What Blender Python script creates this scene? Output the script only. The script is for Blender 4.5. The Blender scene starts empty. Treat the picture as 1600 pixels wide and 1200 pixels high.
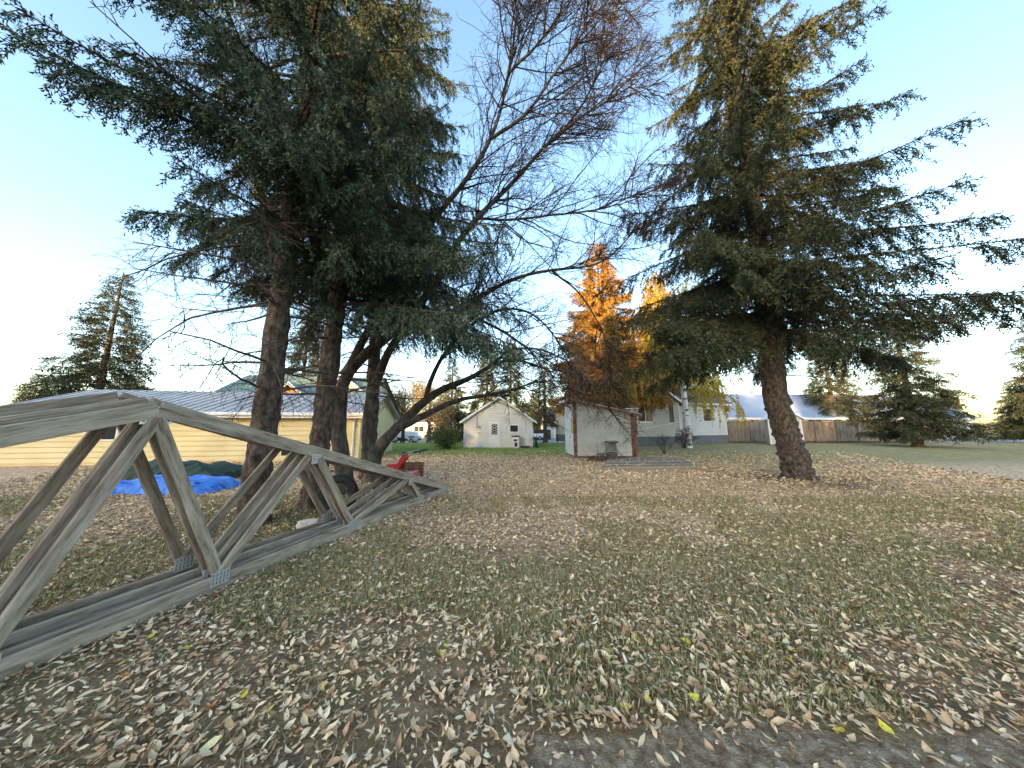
import bpy, bmesh, math, random
import numpy as np
from mathutils import Vector, Matrix

random.seed(7)
SC = bpy.context.scene
COL = SC.collection
R = math.radians

# ------------------------------------------------------------------ camera, sky, sun, exposure
F, PITCH, EYE = 455.0, R(8.4), 1.6
cam_d = bpy.data.cameras.new('camera')
cam_d.sensor_fit = 'HORIZONTAL'; cam_d.sensor_width = 36.0
cam_d.lens = 36.0 * F / 1600.0
cam_d.clip_start = 0.05; cam_d.clip_end = 2000
cam = bpy.data.objects.new('camera', cam_d); COL.objects.link(cam)
cam.location = (0, 0, EYE); cam.rotation_euler = (R(90) + PITCH, 0, 0)
SC.camera = cam

SUN_EL, SUN_AZ = R(8.0), R(205)          # azimuth clockwise from +Y: behind the camera, a little to its left
world = bpy.data.worlds.new('World'); SC.world = world; world.use_nodes = True
wn = world.node_tree.nodes; wl = world.node_tree.links
sky = wn.new('ShaderNodeTexSky'); sky.sky_type = 'NISHITA'; sky.sun_disc = False
sky.sun_elevation = SUN_EL; sky.sun_rotation = SUN_AZ
sky.altitude = 600; sky.air_density = 1.0; sky.dust_density = 2.6; sky.ozone_density = 1.0
hs = wn.new('ShaderNodeHueSaturation'); hs.inputs['Saturation'].default_value = 1.08
wl.new(sky.outputs[0], hs.inputs['Color']); wl.new(hs.outputs[0], wn['Background'].inputs[0]); wn['Background'].inputs[1].default_value = 0.15
sd = bpy.data.lights.new('sun', 'SUN'); sd.energy = 3.0; sd.angle = R(0.6); sd.color = (1.0, 0.60, 0.27)
sun = bpy.data.objects.new('sun', sd); COL.objects.link(sun)
sdir = Vector((math.sin(SUN_AZ) * math.cos(SUN_EL), math.cos(SUN_AZ) * math.cos(SUN_EL), math.sin(SUN_EL)))
sun.rotation_euler = sdir.to_track_quat('Z', 'Y').to_euler(); sun.location = sdir * 60
vs = SC.view_settings
vs.view_transform = 'Standard'; vs.look = 'None'; vs.gamma = 1.0; vs.use_curve_mapping = False
vs.exposure = 2.7
SC.cycles.max_bounces = 6; SC.cycles.diffuse_bounces = 3; SC.cycles.glossy_bounces = 2
SC.cycles.transparent_max_bounces = 4

# ------------------------------------------------------------------ measuring helpers
def ray(u, v):
    x, y = (u - 800) / F, (600 - v) / F
    return (x, math.cos(PITCH) - y * math.sin(PITCH), math.sin(PITCH) + y * math.cos(PITCH))
def G(u, v, z=0.0):
    d = ray(u, v); t = (z - EYE) / d[2]
    return Vector((d[0] * t, d[1] * t, z))
def at(u, v, Y):
    d = ray(u, v); t = Y / d[1]
    return Vector((d[0] * t, Y, EYE + d[2] * t))

# ------------------------------------------------------------------ materials
def pmat(name, cols, scale=4.0, detail=5.0, rough=0.8, bump=0.0, bscale=None, stretch=(1, 1, 1),
         island=False, spec=0.25, metal=0.0, fine=None):
    """procedural Principled: colours through a ramp, driven by noise (object space) or per-piece random value"""
    m = bpy.data.materials.new(name); m.use_nodes = True
    n, l = m.node_tree.nodes, m.node_tree.links
    b = n['Principled BSDF']
    b.inputs['Roughness'].default_value = rough; b.inputs['Metallic'].default_value = metal
    b.inputs['Specular IOR Level'].default_value = spec
    tc = n.new('ShaderNodeTexCoord'); mp = n.new('ShaderNodeMapping'); mp.inputs['Scale'].default_value = stretch
    l.new(tc.outputs['Object'], mp.inputs[0])
    no = n.new('ShaderNodeTexNoise'); no.inputs['Scale'].default_value = scale; no.inputs['Detail'].default_value = detail
    no.inputs['Roughness'].default_value = 0.62
    l.new(mp.outputs[0], no.inputs[0])
    rp = n.new('ShaderNodeValToRGB')
    els = rp.color_ramp.elements
    k = len(cols)
    lo, hi = (0.0, 1.0) if island else (0.32, 0.68)
    for i, c in enumerate(cols):
        p = lo + (hi - lo) * (i / max(1, k - 1))
        e = els[i] if i < 2 else els.new(p)
        e.position = p; e.color = (*c, 1)
    if island:
        ge = n.new('ShaderNodeNewGeometry')
        mx = n.new('ShaderNodeMath'); mx.operation = 'MULTIPLY_ADD'
        l.new(no.outputs[0], mx.inputs[0]); mx.inputs[1].default_value = 0.35
        ad = n.new('ShaderNodeMath'); ad.operation = 'SUBTRACT'; l.new(ge.outputs['Random Per Island'], ad.inputs[0]); ad.inputs[1].default_value = 0.175
        l.new(ad.outputs[0], mx.inputs[2]); mx.use_clamp = True
        l.new(mx.outputs[0], rp.inputs[0])
    else:
        l.new(no.outputs[0], rp.inputs[0])
    l.new(rp.outputs[0], b.inputs['Base Color'])
    if bump:
        nb = n.new('ShaderNodeTexNoise'); nb.inputs['Scale'].default_value = bscale or scale * 4
        nb.inputs['Detail'].default_value = 6; l.new(mp.outputs[0], nb.inputs[0])
        bp = n.new('ShaderNodeBump'); bp.inputs['Strength'].default_value = bump; bp.inputs['Distance'].default_value = 0.02
        l.new(nb.outputs[0], bp.inputs['Height']); l.new(bp.outputs[0], b.inputs['Normal'])
    return m

M = {}
M['wood'] = pmat('weathered_wood', [(.12, .095, .068), (.29, .235, .175), (.40, .335, .26), (.48, .415, .33)], 3, 8, .85, .5, 12, (9, 1, 9))
M['wood2'] = pmat('weathered_wood_brown', [(.11, .08, .055), (.22, .17, .125), (.31, .25, .19), (.38, .32, .25)], 3, 8, .85, .5, 12, (9, 1, 9))
M['plate'] = pmat('galvanised_steel', [(.45, .47, .5), (.62, .64, .66)], 30, 3, .4, 0, spec=.5, metal=.6)
M['plate_dark'] = pmat('plate_slots', [(.10, .10, .11), (.15, .15, .16)], 30, 2, .7)
M['bark'] = pmat('spruce_bark', [(.022, .017, .013), (.075, .058, .046), (.17, .138, .115)], 14, 10, .95, 1.0, 34, (1, 1, .5))
M['bark2'] = pmat('deciduous_bark', [(.025, .022, .02), (.06, .054, .048), (.115, .105, .094)], 8, 7, .92, .8, 30, (1, 1, .5))
M['twig'] = pmat('bare_twigs', [(.018, .014, .013), (.045, .034, .03)], 3, 3, .9)
M['palewig'] = pmat('hanging_pinkish_twigs', [(.16, .125, .105), (.30, .245, .21)], 3, 3, .9)
M['deadtwig'] = pmat('dead_twigs', [(.04, .032, .026), (.10, .08, .062)], 3, 3, .95)
M['needle'] = pmat('spruce_needles', [(.016, .034, .022), (.040, .072, .045), (.085, .125, .078), (.10, .13, .07)], 1.1, 4, .75, island=True, spec=.15)
M['needle_r'] = pmat('spruce_needles_olive', [(.016, .026, .014), (.036, .052, .027), (.066, .084, .042), (.10, .09, .045)], .9, 4, .75, island=True, spec=.15)
M['needle_far'] = pmat('far_spruce_needles', [(.03, .04, .022), (.06, .072, .036), (.10, .105, .06)], .6, 4, .8, island=True, spec=.1)
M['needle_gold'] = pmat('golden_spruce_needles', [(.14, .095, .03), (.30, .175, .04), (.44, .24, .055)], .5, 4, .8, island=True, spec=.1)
M['cedar'] = pmat('cedar_foliage', [(.05, .05, .018), (.12, .095, .035), (.21, .14, .05)], .9, 4, .8, island=True, spec=.1)
M['birchleaf'] = pmat('yellow_birch_leaves', [(.24, .22, .03), (.46, .36, .045), (.60, .43, .06)], .6, 3, .7, island=True, spec=.15)
M['birchbark'] = None
M['dryleaf'] = pmat('dried_hanging_leaves', [(.10, .07, .055), (.20, .14, .11), (.30, .22, .17)], 2, 3, .85, island=True)
M['brownleaf'] = pmat('far_brown_leaves', [(.14, .11, .06), (.27, .21, .11), (.36, .28, .15)], .5, 3, .85, island=True)
M['shrub'] = pmat('shrub_leaves', [(.05, .07, .02), (.11, .14, .045), (.20, .21, .09)], 2, 3, .8, island=True)
M['litter'] = pmat('dry_leaf_litter', [(.17, .095, .05), (.42, .275, .15), (.62, .455, .275), (.73, .58, .375), (.82, .70, .48)], 2.2, 4, .8, island=True, spec=.2)
M['grass'] = pmat('grass_blades', [(.10, .12, .035), (.19, .20, .07), (.29, .27, .12), (.44, .37, .21)], 1.0, 4, .75, island=True, spec=.2)
M['straw'] = pmat('dead_grass_straw', [(.14, .10, .055), (.30, .235, .13), (.46, .38, .23)], 1.0, 4, .8, island=True)
M['grass_far'] = pmat('far_grass_blades', [(.12, .19, .035), (.20, .28, .06), (.30, .35, .10)], .5, 4, .75, island=True, spec=.2)
M['white'] = pmat('white_paint', [(.62, .63, .64), (.72, .72, .72)], 2, 4, .55)
M['siding'] = pmat('cream_siding', [(.56, .57, .55), (.64, .64, .62)], 1.5, 4, .6)
M['siding_g'] = pmat('grey_siding', [(.40, .39, .37), (.48, .47, .45)], 1.2, 4, .65)
M['siding_l'] = pmat('pale_grey_siding', [(.48, .49, .49), (.56, .57, .56)], 1.2, 4, .65)
M['found'] = pmat('dark_foundation', [(.10, .115, .13), (.15, .165, .18)], 3, 5, .9, .3)
M['shed'] = pmat('faded_white_plywood', [(.44, .47, .46), (.54, .57, .55), (.60, .61, .58)], 1.3, 6, .75, .12, 20)
M['trim_br'] = pmat('worn_red_brown_trim', [(.085, .045, .035), (.18, .095, .07), (.30, .24, .20)], 5, 7, .8, .3)
M['roof_d'] = pmat('dark_shingles', [(.08, .08, .085), (.16, .155, .15)], 8, 5, .9, .5)
M['roof_w'] = pmat('pale_weathered_roof', [(.42, .40, .38), (.56, .54, .51)], 4, 5, .85, .3)
M['roof_g'] = pmat('grey_metal_roof', [(.30, .31, .32), (.40, .41, .42)], 1, 4, .8, spec=.2)
M['roof_b'] = pmat('pale_blue_metal_roof', [(.20, .27, .38), (.25, .32, .44)], .6, 4, .75, spec=.3)
M['roof_green'] = pmat('green_metal_roof', [(.10, .17, .15), (.15, .23, .20)], .8, 4, .5, spec=.4)
M['yellow'] = pmat('pale_yellow_wall', [(.62, .52, .28), (.70, .60, .36)], 1, 4, .75)
M['cream'] = pmat('cream_wall', [(.62, .58, .47), (.70, .66, .55)], .8, 4, .75)
M['cedarwall'] = pmat('orange_stained_boards', [(.42, .17, .05), (.58, .26, .09)], 2, 4, .75)
M['glass'] = pmat('dark_window_glass', [(.02, .025, .03), (.04, .045, .05)], 2, 2, .12, spec=.6)
M['red'] = pmat('red_enamel', [(.30, .012, .015), (.46, .025, .025)], 6, 5, .45, spec=.5)
M['black'] = pmat('black_rubber', [(.018, .018, .02), (.035, .035, .037)], 8, 4, .7)
M['steel'] = pmat('dull_steel', [(.28, .28, .28), (.42, .41, .40)], 9, 4, .45, spec=.5, metal=.5)
M['crate'] = pmat('brown_slats', [(.10, .045, .03), (.19, .085, .06)], 6, 5, .75)
M['tarp'] = pmat('blue_tarp', [(.02, .12, .50), (.06, .23, .68)], 4, 4, .5, .4, 12, spec=.4)
M['darkgreen'] = pmat('dark_green_cover', [(.012, .03, .022), (.03, .055, .04)], 4, 4, .7, .3)
M['fence'] = pmat('brown_fence_boards', [(.13, .105, .085), (.21, .175, .145), (.28, .245, .21)], 4, 6, .85, .3, 30, (1, 1, .25))
M['rust'] = pmat('rusted_metal', [(.10, .055, .035), (.22, .13, .085), (.30, .22, .17)], 7, 6, .85, .3)
M['drum'] = pmat('dull_green_grey_metal', [(.07, .08, .075), (.16, .175, .165), (.27, .28, .265)], 4, 6, .6, .15)
M['deck'] = pmat('grey_weathered_planks', [(.09, .085, .07), (.16, .15, .125), (.24, .225, .19)], 4, 7, .9, .5, 20, (.5, 5, 5))
M['asphalt'] = pmat('street_asphalt', [(.17, .16, .15), (.26, .25, .24)], 3, 5, .9)
M['carwhite'] = pmat('white_car_paint', [(.70, .72, .76), (.80, .81, .83)], .5, 2, .25, spec=.5)
M['stone'] = pmat('small_stones', [(.20, .18, .16), (.34, .31, .28), (.5, .47, .43)], 3, 3, .9, island=True)
M['greybox'] = pmat('grey_plastic', [(.35, .37, .37), (.45, .47, .47)], 4, 3, .6)
M['bluehose'] = pmat('pale_blue_plastic', [(.20, .40, .58), (.30, .5, .66)], 4, 3, .6)
M['ply'] = pmat('raw_plywood', [(.40, .27, .10), (.52, .37, .16)], 5, 5, .85, .2)

# ------------------------------------------------------------------ scene helpers
def world_off(o):
    v = Vector((0, 0, 0))
    while o is not None:
        v += o.location; o = o.parent
    return v
def tag(o, label, cat, group=None):
    o['label'] = label; o['category'] = cat
    if group: o['group'] = group
    return o
def thing(name, loc, label, cat, group=None):
    o = bpy.data.objects.new(name, None); COL.objects.link(o); o.location = loc
    o.empty_display_size = .2
    return tag(o, label, cat, group)
def link(name, me, mats, parent=None, kind=None):
    o = bpy.data.objects.new(name, me); COL.objects.link(o)
    for m in (mats if isinstance(mats, (list, tuple)) else [mats]):
        me.materials.append(m)
    if parent is not None: o.parent = parent
    if kind: o['kind'] = kind
    return o
def copy_tree(o, parent=None):
    c = o.copy(); COL.objects.link(c); c.parent = parent
    for ch in list(o.children): copy_tree(ch, c)
    return c

class MB:
    def __init__(s): s.v, s.f = [], []
    def add(s, vs, fs):
        k = len(s.v); s.v += [tuple(p) for p in vs]; s.f += [tuple(i + k for i in f) for f in fs]; return s
    def frame(s, o, x, y, z, sx, sy, sz):
        """box with its centre o and half axes"""
        o, x, y, z = Vector(o), Vector(x) * sx / 2, Vector(y) * sy / 2, Vector(z) * sz / 2
        p = [o + x * a + y * b + z * c for c in (-1, 1) for b in (-1, 1) for a in (-1, 1)]
        return s.add(p, [(0, 2, 3, 1), (4, 5, 7, 6), (0, 1, 5, 4), (2, 6, 7, 3), (0, 4, 6, 2), (1, 3, 7, 5)])
    def box(s, c, size, rz=0.0):
        x = Vector((math.cos(rz), math.sin(rz), 0)); y = Vector((-math.sin(rz), math.cos(rz), 0))
        return s.frame(c, x, y, (0, 0, 1), *size)
    def beam(s, p, q, w, h, up=(0, 0, 1)):
        """board from p to q, w across, h along 'up'"""
        p, q = Vector(p), Vector(q); d = (q - p); L = d.length; d.normalize()
        a = d.cross(Vector(up)).normalized(); b = a.cross(d).normalized()
        return s.frame((p + q) / 2, a, d, b, w, L, h)
    def tube(s, pts, rad, n=8, cap=True):
        pts = [Vector(p) for p in pts]
        if not isinstance(rad, (list, tuple)): rad = [rad] * len(pts)
        rings = []
        ref = Vector((.31, .17, .93))
        for i, p in enumerate(pts):
            d = (pts[min(i + 1, len(pts) - 1)] - pts[max(i - 1, 0)]).normalized()
            a = d.cross(ref)
            if a.length < .05: a = d.cross(Vector((1, 0, 0)))
            a.normalize(); b = d.cross(a)
            rings.append([p + (a * math.cos(t) + b * math.sin(t)) * rad[i] for t in [2 * math.pi * k / n for k in range(n)]])
        vs = [p for r in rings for p in r]; fs = []
        for i in range(len(pts) - 1):
            for k in range(n):
                fs.append((i * n + k, i * n + (k + 1) % n, (i + 1) * n + (k + 1) % n, (i + 1) * n + k))
        if cap:
            fs.append(tuple(range(n - 1, -1, -1))); fs.append(tuple((len(pts) - 1) * n + k for k in range(n)))
        return s.add(vs, fs)
    def lathe(s, c, prof, n=20, axis=(0, 0, 1)):
        """profile of (radius, height) turned about an axis through c"""
        c = Vector(c); ax = Vector(axis).normalized()
        a = ax.cross(Vector((.3, .2, .9)) if abs(ax.z) < .9 else Vector((1, 0, 0))).normalized(); b = ax.cross(a)
        vs = [c + ax * h + (a * math.cos(2 * math.pi * k / n) + b * math.sin(2 * math.pi * k / n)) * r for r, h in prof for k in range(n)]
        fs = []
        for i in range(len(prof) - 1):
            for k in range(n):
                fs.append((i * n + k, i * n + (k + 1) % n, (i + 1) * n + (k + 1) % n, (i + 1) * n + k))
        if prof[0] != prof[-1]:
            fs.append(tuple(range(n - 1, -1, -1))); fs.append(tuple((len(prof) - 1) * n + k for k in range(n)))
        else:
            pass
        return s.add(vs, fs)
    def prism(s, poly, d):
        """polygon (3D points) pushed along d"""
        d = Vector(d); n = len(poly); p = [Vector(q) for q in poly]
        vs = p + [q + d for q in p]
        fs = [tuple(range(n - 1, -1, -1)), tuple(range(n, 2 * n))] + [(i, (i + 1) % n, n + (i + 1) % n, n + i) for i in range(n)]
        return s.add(vs, fs)
    def build(s, name, mat, parent=None, smooth=False, bevel=0, kind=None):
        off = world_off(parent) if parent is not None else Vector((0, 0, 0))
        me = bpy.data.meshes.new(name)
        me.from_pydata([(a - off.x, b - off.y, c - off.z) for a, b, c in s.v], [], s.f)
        bm = bmesh.new(); bm.from_mesh(me); bmesh.ops.recalc_face_normals(bm, faces=bm.faces); bm.to_mesh(me); bm.free()
        if smooth: me.polygons.foreach_set('use_smooth', [True] * len(me.polygons))
        o = link(name, me, mat, parent, kind)
        if bevel:
            m = o.modifiers.new('bevel', 'BEVEL'); m.width = bevel; m.segments = 1; m.limit_method = 'ANGLE'
        return o

def np_mesh(name, V, T, mat, parent=None, kind=None, smooth=False):
    """big triangle mesh from arrays V (n,3), T (m,3) (or (m,4))"""
    off = world_off(parent) if parent is not None else Vector((0, 0, 0))
    V = np.asarray(V, np.float32) - np.array(off, np.float32)
    T = np.asarray(T, np.int32); k = T.shape[1]
    me = bpy.data.meshes.new(name)
    me.vertices.add(len(V)); me.vertices.foreach_set('co', V.ravel())
    me.loops.add(T.size); me.loops.foreach_set('vertex_index', T.ravel())
    me.polygons.add(len(T)); me.polygons.foreach_set('loop_start', np.arange(0, T.size, k, dtype=np.int32))
    me.polygons.foreach_set('loop_total', np.full(len(T), k, np.int32))
    if smooth: me.polygons.foreach_set('use_smooth', np.ones(len(T), bool))
    me.update(calc_edges=True)
    return link(name, me, mat, parent, kind)

# ------------------------------------------------------------------ plant growing (arrays)
def unit(a): return a / np.maximum(np.linalg.norm(a, axis=-1, keepdims=True), 1e-9)
def perp(rng, d):
    r = rng.normal(size=d.shape); r -= (r * d).sum(-1, keepdims=True) * d
    return unit(r)
def sample(P, idx, t):
    K = P.shape[1]; x = np.clip(t, 0, .9999) * (K - 1); i = x.astype(int); f = (x - i)[:, None]
    a, b = P[idx, i], P[idx, i + 1]
    return a + (b - a) * f, unit(b - a)
def curves(rng, pos, d, L, K, wob, bias):
    """N random polylines of K points; bias is a vector that bends them along the way"""
    N = len(pos); P = np.zeros((N, K, 3)); P[:, 0] = pos; st = (L / (K - 1))[:, None]
    for k in range(1, K):
        d = unit(d + rng.normal(size=d.shape) * wob + np.asarray(bias))
        P[:, k] = P[:, k - 1] + d * st
    return P
def grow(rng, P, n, lo, hi, ang, K, wob, bias, t0=.15, taper=.5, lens=None):
    N = len(P); n = np.full(N, n) if np.isscalar(n) else n
    idx = np.repeat(np.arange(N), n); t = t0 + (1 - t0) * rng.random(len(idx))
    pos, d = sample(P, idx, t)
    a = np.radians(ang) * (0.7 + .6 * rng.random(len(idx)))[:, None]
    dd = unit(d * np.cos(a) + perp(rng, d) * np.sin(a))
    L = (lo + (hi - lo) * rng.random(len(idx))) * (1 - taper * t)
    return curves(rng, pos, dd, L, K, wob, bias)
def tubes(P, r0, r1, n=3):
    N, K, _ = P.shape
    d = np.zeros_like(P); d[:, 1:-1] = P[:, 2:] - P[:, :-2]; d[:, 0] = P[:, 1] - P[:, 0]; d[:, -1] = P[:, -1] - P[:, -2]; d = unit(d)
    ref = np.array([.31, .87, .38]); a = unit(np.cross(d, ref)); b = np.cross(d, a)
    r0 = np.broadcast_to(np.asarray(r0, float), (N,))[:, None]; r1 = np.broadcast_to(np.asarray(r1, float), (N,))[:, None]
    s = np.linspace(0, 1, K)[None]; rr = (r0 + (r1 - r0) * s)[..., None]
    ring = [P + (a * math.cos(2 * math.pi * k / n) + b * math.sin(2 * math.pi * k / n)) * rr for k in range(n)]
    V = np.stack(ring, 2).reshape(-1, 3)
    i, j, k = np.meshgrid(np.arange(N), np.arange(K - 1), np.arange(n), indexing='ij')
    b0 = (i * K + j) * n; k2 = (k + 1) % n
    Q = np.stack([b0 + k, b0 + k2, b0 + n + k2, b0 + n + k], -1).reshape(-1, 4)
    return V, Q
def join(parts):
    Vs, Ts, o = [], [], 0
    for V, T in parts: Vs.append(V); Ts.append(T + o); o += len(V)
    return np.concatenate(Vs), np.concatenate(Ts)
def shoots(rng, pos, d, L, nt=7, nl=.032, wid=.5):
    """needle-covered shoots: nt pointed triangles set round each short axis"""
    N = len(pos); a = perp(rng, d); b = np.cross(d, a)
    V = np.zeros((N, nt * 3, 3)); ph = rng.random(N) * 6.28
    for k in range(nt):
        t = (k + .2) / nt
        an = ph + k * 2.4
        rad = a * np.cos(an)[:, None] + b * np.sin(an)[:, None]
        p = pos + d * (L * t)[:, None]
        e = d * (L / nt * wid * 2.0)[:, None]
        V[:, 3 * k] = p - e * .5; V[:, 3 * k + 1] = p + e * .5
        V[:, 3 * k + 2] = p + unit(rad * .8 + d * .75) * (nl * (0.8 + .5 * rng.random(N)))[:, None]
    T = np.arange(N * nt * 3).reshape(-1, 3)
    return V.reshape(-1, 3), T
def rhombs(rng, pos, d, L, W, fold=.25):
    """small folded leaves: two triangles each"""
    N = len(pos); a = perp(rng, d); n = np.cross(d, a)
    L = np.broadcast_to(L, (N,))[:, None]; W = np.broadcast_to(W, (N,))[:, None]
    V = np.stack([pos, pos + d * L * .5 + a * W * .5 + n * W * fold, pos + d * L, pos + d * L * .5 - a * W * .5 + n * W * fold], 1)
    i = np.arange(N)[:, None] * 4
    T = np.concatenate([i + [[0, 1, 2]], i + [[0, 2, 3]]], 1).reshape(-1, 3)
    return V.reshape(-1, 3), T
def leaves8(rng, pos, d, L, W, curl, up):
    """curled eight-triangle leaf: pos is the middle, d its length axis, up its face normal"""
    N = len(pos); a = unit(np.cross(d, up)); L = L[:, None]; W = W[:, None]; c = curl[:, None]
    sk = (rng.random((N, 1)) - .5) * .8
    def pt(t, w, h): return pos + d * L * t + a * (W * w + W * sk * (t * t * 4)) + up * L * h
    V = np.stack([pt(-.5, 0, c * .30), pt(-.18, 0, .0), pt(.2, 0, .02 * c), pt(.5, 0, c * .38),
                  pt(-.15, .5, c * .22), pt(.17, .42, c * .20), pt(-.15, -.5, c * .26), pt(.17, -.42, c * .14)], 1)
    f = np.array([[0, 1, 4], [1, 2, 5], [1, 5, 4], [2, 3, 5], [0, 6, 1], [1, 6, 7], [1, 7, 2], [2, 7, 3]])
    T = (np.arange(N)[:, None, None] * 8 + f[None]).reshape(-1, 3)
    return V.reshape(-1, 3), T
# ------------------------------------------------------------------ ground
def ground_material():
    m = bpy.data.materials.new('lawn_with_leaves'); m.use_nodes = True
    n, l = m.node_tree.nodes, m.node_tree.links
    b = n['Principled BSDF']; b.inputs['Roughness'].default_value = .95; b.inputs['Specular IOR Level'].default_value = .1
    tc = n.new('ShaderNodeTexCoord'); sp = n.new('ShaderNodeSeparateXYZ'); l.new(tc.outputs['Object'], sp.inputs[0])
    def noise(s, d=5, r=.6):
        k = n.new('ShaderNodeTexNoise'); k.inputs['Scale'].default_value = s; k.inputs['Detail'].default_value = d
        k.inputs['Roughness'].default_value = r; l.new(tc.outputs['Object'], k.inputs[0]); return k.outputs[0]
    def math_(op, a, bb, clamp=False):
        k = n.new('ShaderNodeMath'); k.operation = op; k.use_clamp = clamp
        for i, x in enumerate((a, bb)):
            if hasattr(x, 'is_linked'): l.new(x, k.inputs[i])
            else: k.inputs[i].default_value = x
        return k.outputs[0]
    def smooth(x, lo, hi):
        k = n.new('ShaderNodeMapRange'); k.interpolation_type = 'SMOOTHSTEP'
        l.new(x, k.inputs[0]); k.inputs[1].default_value = lo; k.inputs[2].default_value = hi; return k.outputs[0]
    def mix(f, a, c):
        k = n.new('ShaderNodeMix'); k.data_type = 'RGBA'
        l.new(f, k.inputs[0])
        for i, x in ((6, a), (7, c)):
            if hasattr(x, 'is_linked'): l.new(x, k.inputs[i])
            else: k.inputs[i].default_value = (*x, 1)
        return k.outputs[2]
    X, Y = sp.outputs[0], sp.outputs[1]
    big = noise(.55, 4); mid = noise(3.5, 6); fine = noise(55, 4, .7)
    soil = mix(smooth(mid, .35, .65), (.14, .095, .055), (.31, .225, .135))
    turf = mix(smooth(fine, .35, .65), (.10, .115, .035), (.27, .25, .11))
    base = mix(smooth(big, .42, .60), soil, turf)
    base = mix(math_('SUBTRACT', 1.0, smooth(math_('ADD', Y, math_('MULTIPLY', mid, .8)), 1.9, 2.6)), base, mix(smooth(fine, .3, .7), (.10, .065, .035), (.26, .185, .11)))
    # unresolved leaf litter: cells of tan, pink and brown
    vo = n.new('ShaderNodeTexVoronoi'); vo.inputs['Scale'].default_value = 20; l.new(tc.outputs['Object'], vo.inputs[0])
    vs_ = n.new('ShaderNodeSeparateColor'); l.new(vo.outputs['Color'], vs_.inputs[0])
    rp = n.new('ShaderNodeValToRGB'); e = rp.color_ramp.elements
    cs = [(0, (.30, .17, .10)), (.3, (.50, .32, .20)), (.6, (.64, .45, .29)), (1, (.76, .59, .40))]
    e[0].position, e[1].position = 0, 1; e[0].color = (*cs[0][1], 1); e[1].color = (*cs[3][1], 1)
    for p, c in cs[1:3]:
        k = e.new(p); k.color = (*c, 1)
    l.new(vs_.outputs[0], rp.inputs[0])
    cover = math_('MULTIPLY', smooth(math_('ADD', Y, math_('MULTIPLY', big, 4.0)), 3.0, 9.0), smooth(mid, .25, .5))
    base = mix(cover, base, rp.outputs[0])
    # dry straw-coloured grass in the right part of the yard
    straw = mix(smooth(noise(9, 6), .35, .65), (.19, .175, .07), (.38, .31, .15))
    fs = math_('MULTIPLY', smooth(math_('ADD', Y, math_('MULTIPLY', mid, 4.0)), 13.0, 17.5), smooth(math_('ADD', X, math_('MULTIPLY', big, 3)), 3.0, 7.0))
    fs = math_('MULTIPLY', fs, smooth(noise(1.6, 5), .25, .5))
    base = mix(fs, base, straw)
    # fresh green strip by the garage
    lawn = mix(smooth(noise(6, 6), .3, .7), (.15, .22, .045), (.28, .34, .10))
    fg = smooth(math_('ADD', Y, math_('MULTIPLY', mid, 5.0)), 17.8, 20.0)
    fgx = math_('SUBTRACT', 1.0, smooth(math_('ADD', X, math_('MULTIPLY', big, 2.0)), 5.0, 8.0))
    base = mix(math_('MULTIPLY', fg, fgx), base, lawn)
    # bare needle-covered soil round the spruce trunks
    def ring(cx, cy, r0, r1):
        dx = math_('SUBTRACT', X, cx); dy = math_('SUBTRACT', Y, cy)
        d = math_('SQRT', math_('ADD', math_('MULTIPLY', dx, dx), math_('MULTIPLY', dy, dy)), 0)
        d = math_('ADD', d, math_('MULTIPLY', mid, 1.6))
        return math_('SUBTRACT', 1.0, smooth(d, r0, r1))
    duff = mix(smooth(noise(26, 5), .35, .65), (.055, .037, .028), (.19, .135, .10))
    base = mix(math_('MULTIPLY', ring(9.0, 9.3, 1.3, 3.6), smooth(fine, .3, .45)), base, duff)
    base = mix(math_('MULTIPLY', ring(-4.4, 6.0, 1.4, 3.4), smooth(fine, .3, .45)), base, duff)
    l.new(base, b.inputs['Base Color'])
    bp = n.new('ShaderNodeBump'); bp.inputs['Strength'].default_value = .8; bp.inputs['Distance'].default_value = .04
    l.new(math_('ADD', noise(22, 6), math_('MULTIPLY', vs_.outputs[1], .5)), bp.inputs['Height']); l.new(bp.outputs[0], b.inputs['Normal'])
    return m
def ground_z(y): 
    t = min(1, max(0, (y - 30) / 9)); return -.65 * t * t * (3 - 2 * t)
ys = [-900, -60, -20, 0, 10, 20, 28] + [30 + k for k in range(1, 11)] + [60, 120, 900]
mb = MB()
for y in ys:
    for x in (-900, -60, -20, 0, 20, 60, 900): mb.v.append((x, y, ground_z(y)))
for i in range(len(ys) - 1):
    for k in range(6): mb.f.append((i * 7 + k, i * 7 + k + 1, i * 7 + 8 + k, i * 7 + 7 + k))
mb.build('ground', ground_material(), smooth=True, kind='structure')

# street beyond the garage
mb = MB(); mb.box((0, 48, -.646), (240, 13, .008)); mb.build('street', M['asphalt'], kind='structure')
mb = MB()
pv = []
mb.box((0, 40.4, -.60), (240, 1.4, .10)); mb.build('pavement', pmat('concrete_pavement', [(.36, .34, .31), (.46, .44, .40)], 2, 5, .9), kind='structure')

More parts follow.
